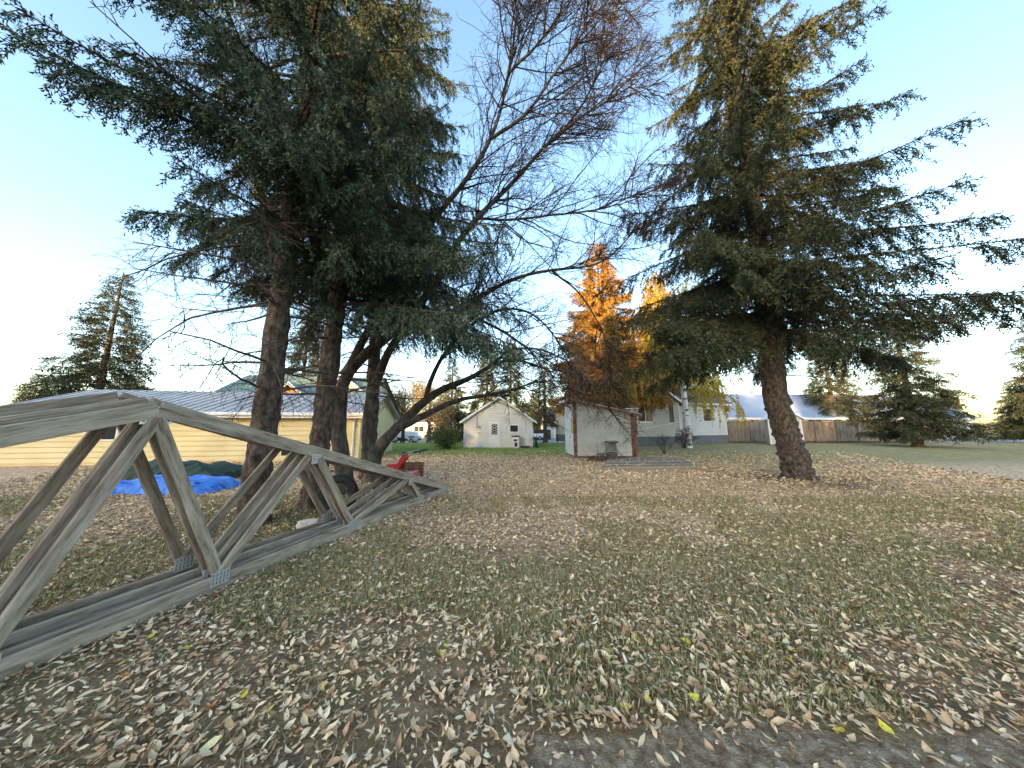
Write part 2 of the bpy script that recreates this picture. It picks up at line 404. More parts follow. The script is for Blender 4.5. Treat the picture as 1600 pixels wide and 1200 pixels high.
# worn alley edge at the photographer's feet: a thin broken asphalt sheet with an uneven rim
def alley_material():
    m = pmat('worn_alley_surface', [(.11, .07, .038), (.21, .15, .09), (.31, .24, .155), (.46, .38, .27)], 18, 12, .92, 1.0, 90)
    return m
rng = np.random.default_rng(3)
xs = np.linspace(-.5, 9, 420)
edge = 1.74 + .04 * np.sin(xs * 2.1) + .05 * np.sin(xs * 5.3 + 1) + .03 * np.sin(xs * 17) + np.clip(xs, 0, 1) * .12
edge += np.interp(xs, np.linspace(-.5, 9, 140), rng.normal(size=140) * .035) + rng.normal(size=420) * .008
edge[xs < .2] -= (.2 - xs[xs < .2]) * 1.2
mb = MB()
for x, e in zip(xs, edge): mb.v += [(x, -2.5, .008), (x, e - .12, .009), (x, e, -.004)]
for i in range(419):
    for k in range(2): mb.f.append((i * 3 + k, i * 3 + 3 + k, i * 3 + 4 + k, i * 3 + 1 + k))
mb.build('alley_road', alley_material(), smooth=True, kind='structure')

# ------------------------------------------------------------------ buildings
def boards(parent, A, B, rows, opens=(), top=None, mat=None, out=.022, name='siding_board', over=.012, edge=0.0, gap=.05):
    """lap siding on the wall A->B (2D), one object per board; rows = list of z levels; opens = (a0,a1,z0,z1); top(z) gives the (a0,a1) span under a gable"""
    A, B = Vector(A), Vector(B); d = (B - A); L = d.length; d.normalize(); nrm = Vector((d.y, -d.x))
    for z0, z1 in zip(rows[:-1], rows[1:]):
        lo, hi = edge, L - edge; lo2, hi2 = lo, hi
        if top:
            lo, hi = top(z0); lo2, hi2 = top(z1)
            lo, hi, lo2, hi2 = max(lo, edge), min(hi, L - edge), max(lo2, edge), min(hi2, L - edge)
        if hi - lo < .05: continue
        if hi2 < lo2: lo2 = hi2 = (lo2 + hi2) / 2
        spans = [(lo, hi, lo2, hi2)]
        for a0, a1, b0, b1 in opens:
            if z1 <= b0 + .01 or z0 >= b1 - .01: continue
            new = []
            for s in spans:
                if a1 <= s[0] or a0 >= s[1]: new.append(s); continue
                if a0 > s[0] + .03: new.append((s[0], a0, s[2], a0))
                if a1 < s[1] - .03: new.append((a1, s[1], a1, s[3]))
            spans = new
        for s in spans:
            p = lambda a, z, o: Vector((A.x + d.x * a + nrm.x * o, A.y + d.y * a + nrm.y * o, z)); mb = MB()
            z0g = z0 + gap
            v = [p(s[0], z0g, 0), p(s[1], z0g, 0), p(s[1], z0g, out + over), p(s[0], z0g, out + over),
                 p(s[2], z1, 0), p(s[3], z1, 0), p(s[3], z1, out), p(s[2], z1, out)]
            mb.add(v, [(0, 1, 2, 3), (4, 7, 6, 5), (3, 2, 6, 7), (0, 4, 5, 1), (0, 3, 7, 4), (1, 5, 6, 2)])
            mb.build(name, mat, parent)
def wall_fn(A, B):
    A, B = Vector(A), Vector(B); d = (B - A).normalized(); nrm = Vector((d.y, -d.x))
    return (lambda a, z, o=0.0: Vector((A.x + d.x * a + nrm.x * o, A.y + d.y * a + nrm.y * o, z))), d, nrm, (B - A).length
def rect_frame(p, a0, a1, z0, z1, w, o0, o1):
    """four-sided frame on a wall"""
    mb = MB(); n = p(0, 0, 1) - p(0, 0, 0); 
    for (x0, x1, y0, y1) in ((a0, a0 + w, z0, z1), (a1 - w, a1, z0, z1), (a0 + w, a1 - w, z0, z0 + w), (a0 + w, a1 - w, z1 - w, z1)):
        mb.prism([p(x0, y0, o0), p(x1, y0, o0), p(x1, y1, o0), p(x0, y1, o0)], n * (o1 - o0))
    return mb
def window(parent, p, a0, a1, z0, z1, panes=1, w=.07, mat='white'):
    n = p(0, 0, 1) - p(0, 0, 0)
    fr = rect_frame(p, a0, a1, z0, z1, w, .0, .045).build('window', M[mat], parent)
    for k in range(panes):
        x0 = a0 + w + (a1 - a0 - 2 * w) * k / panes + (.025 if k else 0); x1 = a0 + w + (a1 - a0 - 2 * w) * (k + 1) / panes - (.025 if k < panes - 1 else 0)
        MB().prism([p(x0, z0 + w, .004), p(x1, z0 + w, .004), p(x1, z1 - w, .004), p(x0, z1 - w, .004)], n * .012).build('pane', M['glass'], fr)
    if panes > 1:
        mm = MB()
        for k in range(1, panes):
            x = a0 + w + (a1 - a0 - 2 * w) * k / panes
            mm.prism([p(x - .025, z0 + w, .004), p(x + .025, z0 + w, .004), p(x + .025, z1 - w, .004), p(x - .025, z1 - w, .004)], n * .035)
        mm.build('mullion', M[mat], fr)
    return fr
def slab_roof(parent, a, b, c, d, th, mat, name='roof'):
    """roof plane through four corners, thickness th downwards"""
    return MB().prism([a, b, c, d], (0, 0, -th)).build(name, mat, parent)

def make_garage():
    A, B = (-3.72, 22.7), (1.62, 23.3)
    p, d, nrm, L = wall_fn(A, B); back = -nrm * 6.5
    t = thing('garage', (-1.05, 23.0, 0), 'small cream lap-sided gable garage with white door and little window', 'garage')
    hz, pk = 2.12, 3.92
    core = [p(0, 0), p(L, 0), p(L, hz), p(L / 2, pk), p(0, hz)]
    MB().prism(core, (back.x, back.y, 0)).build('wall', M['siding'], t)
    D0, D1 = 1.92, 2.80
    opens = [(D0, D1, 0, 2.06), (3.52, 4.28, 1.16, 1.80), (2.42, 3.0, 2.42, 2.50)]
    def top(z):
        if z <= hz: return 0, L
        k = (z - hz) / (pk - hz) * L / 2; return k, L - k
    rows = [.05 + .184 * k for k in range(22)]
    boards(t, A, B, rows, opens, top, M['siding'], edge=.07, over=.026)
    for a in (0, L - .07):
        MB().prism([p(a, 0, .0), p(a + .07, 0, .0), p(a + .07, hz, .0), p(a, hz, .0)], (nrm * .032).to_3d()).build('corner_trim', M['white'], t)
    # roof planes with overhang
    f3 = (nrm * .28).to_3d(); b3 = (back * 1.03).to_3d(); sl = (pk - hz) / (L / 2)
    for s in (0, 1):
        e = -.32 if s == 0 else L + .32; ze = hz - .32 * sl
        lift = Vector((0, 0, .10))
        rf = slab_roof(t, p(e, ze) + f3 + lift, p(L / 2, pk) + f3 + lift, p(L / 2, pk) + b3 + lift, p(e, ze) + b3 + lift, .07, M['roof_w'])
        MB().prism([p(e, ze, .285) + Vector((0, 0, -.06)), p(L / 2, pk, .285) + Vector((0, 0, -.06)), p(L / 2, pk, .285) + lift * .95, p(e, ze, .285) + lift * .95], (nrm * .03).to_3d()).build('bargeboard', M['white'], rf)
    # door with diamond lattice glass
    dr = MB().prism([p(D0 + .1, .05, .012), p(D1 - .1, .05, .012), p(D1 - .1, 1.98, .012), p(D0 + .1, 1.98, .012)], (nrm * .03).to_3d()).build('door', M['white'], t)
    fr = MB()
    for x0, x1, y0, y1 in ((D0, D0 + .1, 0, 2.06), (D1 - .1, D1, 0, 2.06), (D0 + .1, D1 - .1, 1.98, 2.06)):
        fr.prism([p(x0, y0, 0), p(x1, y0, 0), p(x1, y1, 0), p(x0, y1, 0)], (nrm * .06).to_3d())
    fr.build('door_frame', M['white'], dr)
    g0, g1, h0, h1 = D0 + .22, D1 - .22, 1.02, 1.82
    MB().prism([p(g0, h0, .044), p(g1, h0, .044), p(g1, h1, .044), p(g0, h1, .044)], (nrm * .006).to_3d()).build('pane', M['glass'], dr)
    la = MB()
    for k in range(4):
        z = h0 + (h1 - h0) * k / 4; z2 = h0 + (h1 - h0) * (k + 1) / 4
        la.beam(p(g0, z, .054), p(g1, z2, .054), .012, .022); la.beam(p(g1, z, .054), p(g0, z2, .054), .012, .022)
    la.build('lattice', M['white'], dr)
    rect_frame(p, g0 - .04, g1 + .04, h0 - .04, h1 + .04, .04, .042, .062).build('glazing_bead', M['white'], dr)
    MB().lathe(p(D1 - .17, .95, .05), [(.012, 0), (.012, .03), (.03, .04), (.03, .065), (.005, .075)], 10, nrm.to_3d()).build('door_knob', M['steel'], dr)
    # raised panels below the glass
    rect_frame(p, g0 - .02, g1 + .02, .2, .82, .03, .042, .05).build('door_panel', M['white'], dr)
    window(t, p, 3.5, 4.3, 1.14, 1.82, 1, .1)
    MB().prism([p(2.4, 2.42, 0), p(3.02, 2.42, 0), p(3.02, 2.50, 0), p(2.4, 2.50, 0)], (nrm * .06).to_3d()).build('gable_ledge', M['white'], t)
    lp = MB().box(p(3.36, 2.34, .06), (.10, .07, .16)).build('wall_lamp', M['white'], t)
    MB().lathe(p(3.36, 2.22, .14), [(.02, .10), (.09, 0), (.085, 0), (.02, .085)], 12).build('lamp_shade', M['greybox'], lp)
    MB().box(p(.98, 1.62, .06), (.14, .09, .24)).build('electric_meter', M['greybox'], t)
    MB().lathe(p(1.2, 1.60, .05), [(.09, 0), (.09, .05), (.07, .10), (.02, .12)], 12, nrm.to_3d()).build('meter_dial', M['steel'], t)
    MB().tube([p(1.02, 1.72, .05), p(1.02, 2.55, .05)], .018, 6).build('conduit', M['black'], t)
    MB().box(p(1.16, 1.16, .05), (.12, .06, .10)).build('outlet_box', M['greybox'], t)
    MB().tube([p(1.18, 1.1, .04), p(1.18, .25, .04)], .014, 6).build('drain_pipe', M['greybox'], t)
    return t, p, nrm
garage, gp, gn = make_garage()
n3 = gn.to_3d()
c = gp(1.2, 0, .30); t = thing('hose_coil', c, 'pale blue coiled hose on the grass against the garage wall', 'hose')
pts = [Vector((c.x + .30 * math.cos(a) * (1 - .01 * a), c.y + .2 * math.sin(a), .03 + .006 * a)) for a in [k * .45 for k in range(44)]]
MB().tube(pts, .02, 6).build('coil', M['bluehose'], t); MB().tube([pts[-1], gp(1.19, .28, .12), gp(1.18, .35, .06)], .018, 6).build('hose_end', M['bluehose'], t)
c = gp(3.98, 0, .36); t = thing('waste_bin', c, 'pale grey bin with dark lid standing under the garage window', 'bin')
MB().add([c + Vector((x * w, y * w, z)) for z, w in ((0.0, .24), (.86, .29)) for x, y in ((-1, -1), (1, -1), (1, 1), (-1, 1))],
         [(3, 2, 1, 0), (4, 5, 6, 7), (0, 1, 5, 4), (1, 2, 6, 5), (2, 3, 7, 6), (3, 0, 4, 7)]).build('body', M['white'], t, bevel=.02)
MB().box((c.x, c.y, .90), (.64, .64, .08)).build('lid', M['black'], t, bevel=.02)
MB().box((c.x - .02, c.y - .275, .60), (.26, .02, .14)).build('sticker', M['darkgreen'], t); MB().box((c.x + .03, c.y - .265, .28), (.22, .02, .3)).build('sticker', M['darkgreen'], t)
c = gp(4.75, 0, .22)
tag(MB().box((c.x, c.y, .07), (.7, .25, .16)).build('storage_box', M['black'], bevel=.01), 'low black box lying on the grass beside the pale bin', 'box')
c = gp(5.34, 0, .1) + Vector((.28, 0, 0)); t = thing('garden_cart', c, 'dark green folded garden cart at the garage corner', 'cart')
MB().box((c.x, c.y, .42), (.12, .5, .84), .1).build('tray', M['darkgreen'], t, bevel=.02); MB().tube([c + Vector((0, -.26, .8)), c + Vector((.08, -.3, 1.05))], .02, 6).build('handle', M['black'], t)
MB().lathe((c.x + .06, c.y - .2, .17), [(.17, 0), (.17, .06), (.02, .06)], 14, (1, 0, 0)).build('wheel', M['black'], t)

def make_shed():
    A, B = (3.28, 15.5), (6.42, 15.6)
    p, d, nrm, L = wall_fn(A, B); bk = -nrm * 2.3; bk3 = bk.to_3d()
    t = thing('garden_shed', (4.85, 15.5, 0), 'faded white plywood lean-to shed with worn brown corner boards', 'shed')
    h0, h1 = 2.92, 2.26
    z = .10
    MB().prism([p(0, z), p(L, z), p(L, h1), p(0, h0)], bk3).build('wall', M['shed'], t)
    MB().prism([p(.02, 0, -.03), p(L - .02, 0, -.03), p(L - .02, z, -.03), p(.02, z, -.03)], bk3 * .97).build('skid', M['trim_br'], t)
    # plywood sheets on the front, with real joints
    for a0, a1 in ((.13, 1.36), (1.366, 2.585), (2.591, L - .14)):
        zt = lambda a: h0 + (h1 - h0) * a / L
        MB().prism([p(a0, z + .02, 0), p(a1, z + .02, 0), p(a1, zt(a1) - .06, 0), p(a0, zt(a0) - .06, 0)], (nrm * .012).to_3d()).build('plywood_sheet', M['shed'], t)
    MB().prism([p(0, z, 0), p(.13, z, 0), p(.13, h0 - .04, 0), p(0, h0, 0)], (nrm * .03).to_3d()).build('corner_board', M['trim_br'], t)
    MB().prism([p(L - .14, z, 0), p(L, z, 0), p(L, h1, 0), p(L - .14, h1 + .02, 0)], (nrm * .03).to_3d()).build('corner_board', M['trim_br'], t)
    # left side wall boards and the door with its bare plywood patch
    lp = lambda b, zz, o=0.0: p(-o, zz) + bk3 * b
    dx = -(d.to_3d())
    MB().prism([lp(.0, z), lp(.07, z), lp(.07, h0 - .05), lp(0, h0 - .05)], dx * .028).build('corner_board', M['trim_br'], t)
    dr = MB().prism([lp(.09, z + .02), lp(.42, z + .02), lp(.42, 2.3), lp(.09, 2.3)], dx * .02).build('door', M['shed'], t)
    MB().prism([lp(.10, 1.25, .021), lp(.28, 1.25, .021), lp(.28, 2.05, .021), lp(.10, 2.05, .021)], dx * .012).build('plywood_patch', M['ply'], dr)
    MB().prism([lp(.30, 1.0, .021), lp(.33, 1.0, .021), lp(.33, 1.12, .021), lp(.30, 1.12, .021)], dx * .03).build('door_handle', M['steel'], dr)
    MB().prism([lp(.445, z + .02), lp(.98, z + .02), lp(.98, h0 - .08), lp(.445, h0 - .08)], dx * .012).build('plywood_sheet', M['shed'], t)
    # roof slab with fascia, sloping down to the right
    sl = (h1 - h0) / L
    fr = (nrm * .22).to_3d(); e0, e1 = -.34, L + .42
    q = lambda a, o: p(a, h0 + sl * a + .03 + o)
    rf = slab_roof(t, q(e0, .09) + fr, q(e1, .09) + fr, q(e1, .09) + bk3 * 1.1, q(e0, .09) + bk3 * 1.1, .05, M['roof_w'])
    MB().prism([q(e0, -.07) + fr, q(e1, -.07) + fr, q(e1, .036) + fr, q(e0, .036) + fr], (nrm * .03).to_3d()).build('fascia', M['trim_br'], rf)
    MB().prism([q(e0, -.08) + fr, q(e0, .036) + fr, q(e0, .036) + bk3 * 1.1, q(e0, -.08) + bk3 * 1.1], dx * .03).build('fascia', M['shed'], rf)
    # loose post leaning at the right end
    MB().beam(p(L + .12, 0, -.05), p(L + .14, 2.2, -.05), .16, .12, (0, 1, 0)).build('end_post', M['trim_br'], t)
    return t
make_shed()
c = Vector((5.08, 15.12, 0)); t = thing('metal_drum', c, 'old grey drum with wide rusty lid against the white shed', 'drum')
MB().lathe(c, [(.22, 0), (.245, .02), (.235, .34), (.262, .37), (.262, .41), (.235, .44), (.22, .72), (.20, .78)], 24).build('body', M['drum'], t, smooth=False)
MB().lathe(c + Vector((0, 0, .78)), [(.20, 0), (.36, .03), (.37, .07), (.26, .12), (.05, .13)], 24).build('lid', M['rust'], t)
MB().lathe(c + Vector((0, 0, .372)), [(.25, 0), (.345, .01), (.345, .035), (.25, .04)], 24).build('hoop', M['steel'], t)

def make_house():
    A, B = (8.3, 24.0), (14.9, 26.0)
    p, d, nrm, L = wall_fn(A, B)
    t = thing('bungalow', (12, 25, 0), 'grey lap-sided bungalow with dark foundation and white-trimmed windows behind shed', 'house')
    fz, ez, pk = .78, 3.75, 5.9
    bk = (-nrm * 11).to_3d()
    MB().prism([p(0, 0, -.03), p(L, 0, -.03), p(L, fz, -.03), p(0, fz, -.03)], bk).build('foundation', M['found'], t)
    MB().prism([p(0, fz), p(L, fz), p(L, ez), p(L / 2, pk), p(0, ez)], bk).build('wall', M['siding_g'], t)
    def top(z):
        if z <= ez: return 0, L
        k = (z - ez) / (pk - ez) * L / 2; return k, L - k
    op = [(2.35, 4.0, 2.0, 3.55), (5.75, 6.15, 2.05, 3.6)]
    boards(t, A, B, [fz + .215 * k for k in range(25)], op, top, M['siding_g'], edge=.1, over=.028)
    MB().prism([p(L - .1, fz, 0), p(L, fz, 0), p(L, ez, 0), p(L - .1, ez, 0)], (nrm * .035).to_3d()).build('corner_trim', M['white'], t)
    window(t, p, 2.3, 4.05, 1.95, 3.6, 2, .13); window(t, p, 5.72, 6.18, 2.02, 3.63, 1, .06, 'black')
    sl = (pk - ez) / (L / 2); f3 = (nrm * .35).to_3d()
    for s in (0, 1):
        e = -.45 if s == 0 else L + .45; ze = ez - .45 * sl; up = Vector((0, 0, .12))
        rf = slab_roof(t, p(e, ze) + f3 + up, p(L / 2, pk) + f3 + up, p(L / 2, pk) + bk + up, p(e, ze) + bk + up, .08, M['roof_d'])
        MB().prism([p(e, ze, .355) - up * .8, p(L / 2, pk, .355) - up * .8, p(L / 2, pk, .355) + up, p(e, ze, .355) + up], (nrm * .03).to_3d()).build('bargeboard', M['white'], rf)
    MB().tube([p(L - .16, fz + .1, .08), p(L - .16, ez - .3, .08)], .04, 8).build('downspout', M['white'], t)
    MB().tube([p(L - .16, 2.05, .10), p(2.0, 1.36, .5), p(.6, 1.15, .7)], .032, 8).build('handrail', M['white'], t)
    # paler wing set back to the right
    A2, B2 = (14.94, 26.9), (21.3, 29.2)
    p2, d2, n2, L2 = wall_fn(A2, B2); bk2 = (-n2 * 7).to_3d()
    MB().prism([p2(0, 0, -.03), p2(L2, 0, -.03), p2(L2, .8, -.03), p2(0, .8, -.03)], bk2).build('foundation', M['found'], t)
    MB().prism([p2(0, .8), p2(L2, .8), p2(L2, 3.7), p2(0, 3.7)], bk2).build('wing_wall', M['siding_l'], t)
    boards(t, A2, B2, [.8 + .24 * k for k in range(13)], [(3.6, 4.8, 2.1, 3.4), (.9, 1.9, 1.0, 3.3)], None, M['siding_l'], edge=.1, over=.03)
    window(t, p2, 3.58, 4.82, 2.08, 3.42, 1, .1)
    wd = MB().prism([p2(.98, 1.0, .0), p2(1.82, 1.0, .0), p2(1.82, 3.2, .0), p2(.98, 3.2, .0)], (n2 * .03).to_3d()).build('door', M['white'], t)
    rect_frame(p2, .9, 1.9, 1.0, 3.3, .08, 0, .05).build('door_frame', M['white'], wd)
    MB().prism([p2(L2 - .1, .8, 0), p2(L2, .8, 0), p2(L2, 3.7, 0), p2(L2 - .1, 3.7, 0)], (n2 * .035).to_3d()).build('corner_trim', M['white'], t)
    MB().prism([p2(-.2, 3.7, .45), p2(L2 + .45, 3.7, .45), p2(L2 + .45, 3.86, .45), p2(-.2, 3.86, .45)], bk2 * .4).build('eaves', M['white'], t)
    slab_roof(t, p2(-.2, 3.96, .5), p2(L2 + .5, 3.96, .5), p2(L2 + .5, 5.6) + bk2 * .5, p2(-.2, 5.6) + bk2 * .5, .08, M['roof_d'])
    return t
make_house()

# clothes-line post
c = Vector((7.55, 18.4, 0)); t = thing('clothesline_post', c, 'thin white T-shaped clothesline post behind the shed', 'post')
MB().tube([c, c + Vector((0, 0, 2.75))], .035, 8).build('pole', M['white'], t); MB().tube([c + Vector((-.5, 0, 2.72)), c + Vector((.5, .1, 2.78))], .03, 8).build('crossbar', M['white'], t)

# fence: rails and posts towards us, one object per board
def make_fence():
    A, B = (19.9, 30.3), (46.0, 31.5)
    p, d, nrm, L = wall_fn(A, B)
    t = thing('board_fence', (20, 30.3, 0), 'tall weathered brown board fence with rails beyond the lawn', 'fence')
    rg = random.Random(4)
    k, a = 0, .0
    while a < L - .15:
        w = .145; h = 2.18 + rg.uniform(-.02, .02)
        MB().prism([p(a, .1, -.03), p(a + w - .006, .1, -.03), p(a + w - .006, h, -.03), p(a, h, -.03)], (nrm * (.022 + rg.uniform(0, .006))).to_3d()).build('board', M['fence'] if rg.random() < .7 else M['wood2'], t)
        a += w
    a = .0; k = 0
    while a < L:
        MB().prism([p(a, 0, .0), p(a + .13, 0, .0), p(a + .13, 2.2, .0), p(a, 2.2, .0)], (nrm * .11).to_3d()).build('post', M['fence'], t)
        if a + 2.35 < L:
            for z in (.16, 1.12, 2.10):
                MB().prism([p(a + .13, z, .0), p(a + 2.35, z, .0), p(a + 2.35, z + .09, .0), p(a + .13, z + .09, .0)], (nrm * .04).to_3d()).build('rail', M['fence'], t)
        a += 2.35
make_fence()

def make_tool_shed():
    A, B = (22.9, 26.3), (24.75, 25.1)
    p, d, nrm, L = wall_fn(A, B); bk = (-nrm * 2.2).to_3d()
    t = thing('tool_shed', (24, 26.4, 0), 'little pale grey lap-sided tool shed with hinged door in front of fence', 'shed')
    MB().prism([p(0, .06), p(L, .06), p(L, 2.35), p(L / 2, 3.2), p(0, 2.35)], bk).build('wall', M['siding_l'], t)
    def top(z):
        if z <= 2.35: return 0, L
        k = (z - 2.35) / .85 * L / 2; return k, L - k
    boards(t, A, B, [.08 + .2 * k for k in range(16)], [(.75, 1.65, .05, 2.1)], top, M['siding_l'], edge=.1, over=.03)
    dr = MB().prism([p(.78, .1), p(1.62, .1), p(1.62, 2.06), p(.78, 2.06)], (nrm * .035).to_3d()).build('door', M['white'], t)
    for z in (.45, 1.05, 1.75): MB().box(p(.84, z, .045), (.16, .02, .05)).build('hinge', M['black'], dr)
    for a in (0, L - .1): MB().prism([p(a, .06), p(a + .1, .06), p(a + .1, 2.33), p(a, 2.33)], (nrm * .035).to_3d()).build('corner_trim', M['white'], t)
    sl = .85 / (L / 2); f3 = (nrm * .2).to_3d(); up = Vector((0, 0, .07))
    for e in (-.2, L + .2):
        slab_roof(t, p(e, 2.35 - .2 * sl) + f3 + up, p(L / 2, 3.2) + f3 + up, p(L / 2, 3.2) + bk + up, p(e, 2.35 - .2 * sl) + bk + up, .06, M['white'])
make_tool_shed()

def simple_house(name, label, A, B, depth, ez, pk, wallm, roofm, wins=(), gable=False, z0=0.0, over=.4, ribs=0, doors=()):
    """gable=True: A-B is a gable end; otherwise the eaves run along A-B"""
    p, d, nrm, L = wall_fn(A, B); bk = (-nrm * depth).to_3d(); f3 = (nrm * over).to_3d(); up = Vector((0, 0, .12))
    t = thing(name, ((A[0] + B[0]) / 2, (A[1] + B[1]) / 2, z0), label, 'house' if 'garage' not in name else 'garage')
    if gable:
        MB().prism([p(0, z0), p(L, z0), p(L, ez), p(L / 2, pk), p(0, ez)], bk).build('wall', wallm, t)
        sl = (pk - ez) / (L / 2)
        for e in (-over, L + over):
            rf = slab_roof(t, p(e, ez - over * sl) + f3 + up, p(L / 2, pk) + f3 + up, p(L / 2, pk) + bk - f3 + up, p(e, ez - over * sl) + bk - f3 + up, .1, roofm)
            MB().prism([p(e, ez - over * sl, over + .005) - up * 1.2, p(L / 2, pk, over + .005) - up * 1.2, p(L / 2, pk, over + .005) + up, p(e, ez - over * sl, over + .005) + up], (nrm * .04).to_3d()).build('bargeboard', M['white'], rf)
    else:
        s = p(0, 0); e = p(L, 0); q = lambda a, z, f: p(a, z) + bk * f
        MB().prism([p(0, z0), q(0, z0, 1), q(0, ez, 1), q(0, pk, .5), p(0, ez)], (d * L).to_3d()).build('wall', wallm, t)
        sl = (pk - ez) / (depth / 2)
        for f in (0, 1):
            o = f3 if f == 0 else -f3
            rf = slab_roof(t, q(-over, ez - over * sl, f) + o + up, q(L + over, ez - over * sl, f) + o + up, q(L + over, pk, .5) + up, q(-over, pk, .5) + up, .1, roofm)
            if f == 0:
                MB().prism([p(-over, ez - over * sl - .14, over + .005), p(L + over, ez - over * sl - .14, over + .005), p(L + over, ez - over * sl + .12, over + .005), p(-over, ez - over * sl + .12, over + .005)], (nrm * .05).to_3d()).build('fascia', M['white'], rf)
                for k in range(ribs):
                    a = -over + (L + 2 * over) * (k + .5) / ribs
                    MB().beam(q(a, ez - over * sl, 0) + f3 + up * 1.15, q(a, pk, .5) + up * 1.15, .03, .04).build('roof_rib', roofm, rf)
    for w in wins: window(t, p, *w)
    for a0, a1, h in doors:
        dd = MB().prism([p(a0, z0 + .05), p(a1, z0 + .05), p(a1, z0 + h), p(a0, z0 + h)], (nrm * .04).to_3d()).build('door', M['white'], t)
        rect_frame(p, a0 - .1, a1 + .1, z0 + .02, z0 + h + .1, .1, 0, .06).build('door_frame', M['white'], dd)
    return t, p
simple_house('blue_roofed_house', 'long white house with pale blue metal roof beyond the board fence', (24.5, 37.5), (62, 39.5), 9.5, 2.95, 6.3, M['white'], M['roof_b'],
             [(.9, 1.7, 1.7, 2.7), (1.9, 2.7, 1.7, 2.7), (6.2, 6.8, 1.8, 2.65), (14, 16, 1.5, 2.7, 2), (22, 24, 1.5, 2.7, 2)], ribs=0)
yg, yp = simple_house('yellow_garage', 'pale yellow garage with grey metal roof behind the left spruces', (-21.5, 12.2), (-7.4, 14.4), 6.5, 2.28, 3.45, M['yellow'], M['roof_g'],
             [(3.2, 4.4, 1.0, 1.9, 2)], over=.35, ribs=36)
boards(yg, (-21.5, 12.2), (-7.4, 14.4), [.05 + .222 * k for k in range(11)], [(3.2, 4.4, 1.0, 1.9)], None, M['yellow'], over=.022)
MB().tube([yp(14.0, .15, .09), yp(14.0, 2.15, .09), yp(14.0, 2.25, .3)], .04, 8).build('downpipe', M['white'], yg)
MB().tube([yp(-.3, 2.16, .46), yp(14.5, 2.16, .46)], .055, 8).build('gutter', M['white'], yg)
# green-roofed house with an orange gable facing the yard
t, p = simple_house('green_roofed_house', 'house with green roof and orange boarded gable above the yellow garage', (-26, 24.5), (-13.2, 25.5), 9, 3.9, 6.6, M['cream'], M['roof_green'], ribs=0)
gA, gB = (-19.4, 22.9), (-15.9, 23.2)
q, gd, gnn, gL = wall_fn(gA, gB); bk = (-gnn * 3.2).to_3d()
MB().prism([q(0, 3.1), q(gL, 3.1), q(gL, 3.62), q(gL / 2, 5.05), q(0, 3.62)], bk).build('gable_wall', M['cedarwall'], t)
rows = [3.12 + .15 * k for k in range(13)]
boards(t, gA, gB, rows, (), lambda z: (0, gL) if z < 3.62 else ((z - 3.62) / 1.43 * gL / 2, gL - (z - 3.62) / 1.43 * gL / 2), M['cedarwall'], name='gable_board')
for e in (-.5, gL + .5):
    zz = 3.62 - .5 * 1.43 / (gL / 2); up = Vector((0, 0, .1)); f3 = (gnn * .35).to_3d()
    rf = slab_roof(t, q(e, zz) + f3 + up, q(gL / 2, 5.05) + f3 + up, q(gL / 2, 5.05) + bk + up, q(e, zz) + bk + up, .1, M['roof_green'])
    MB().prism([q(e, zz, .355) - up * 1.5, q(gL / 2, 5.05, .355) - up * 1.5, q(gL / 2, 5.05, .355) + up, q(e, zz, .355) + up], (gnn * .05).to_3d()).build('bargeboard', M['white'], rf)
MB().prism([q(-.3, .0, -.05), q(gL + .3, .0, -.05), q(gL + .3, 3.1, -.05), q(-.3, 3.1, -.05)], bk).build('porch_wall', M['cream'], t)
simple_house('cream_house', 'cream gabled house seen between the dark leaning trunks', (-18.8, 27.0), (-13.2, 27.6), 9, 4.3, 6.4, M['cream'], M['roof_d'], [(3.4, 4.6, 1.2, 2.5, 2)], gable=True)
simple_house('slate_blue_house', 'far slate blue house with white door past the street', (7.2, 56), (18, 57), 9, 3.3, 5.6, M['siding_g'], M['roof_d'], [(4.5, 6.5, .6, 2.1, 2)], z0=-.65, doors=[(.9, 2.0, 2.6)])
simple_house('grey_street_house', 'far pale house with dark roof across the street behind white car', (-22, 60), (-8, 60.5), 9, 2.6, 4.6, M['siding_l'], M['roof_d'], [(2, 4, .6, 1.8, 2), (8, 9.5, .6, 1.8, 1)], z0=-.65, doors=[(5.4, 6.4, 2.1)])
# dark street fence by the blue house
t = thing('dark_street_fence', (5.5, 54, -.65), 'black board fence beside the far slate blue house', 'fence')
for k in range(20): MB().box((3.9 + .16 * k, 53.5, .25), (.15, .03, 1.8)).build('board', M['black'], t)
for k in range(2): MB().box((5.42, 53.56, -.2 + 1.1 * k), (3.2, .05, .1)).build('rail', M['black'], t)
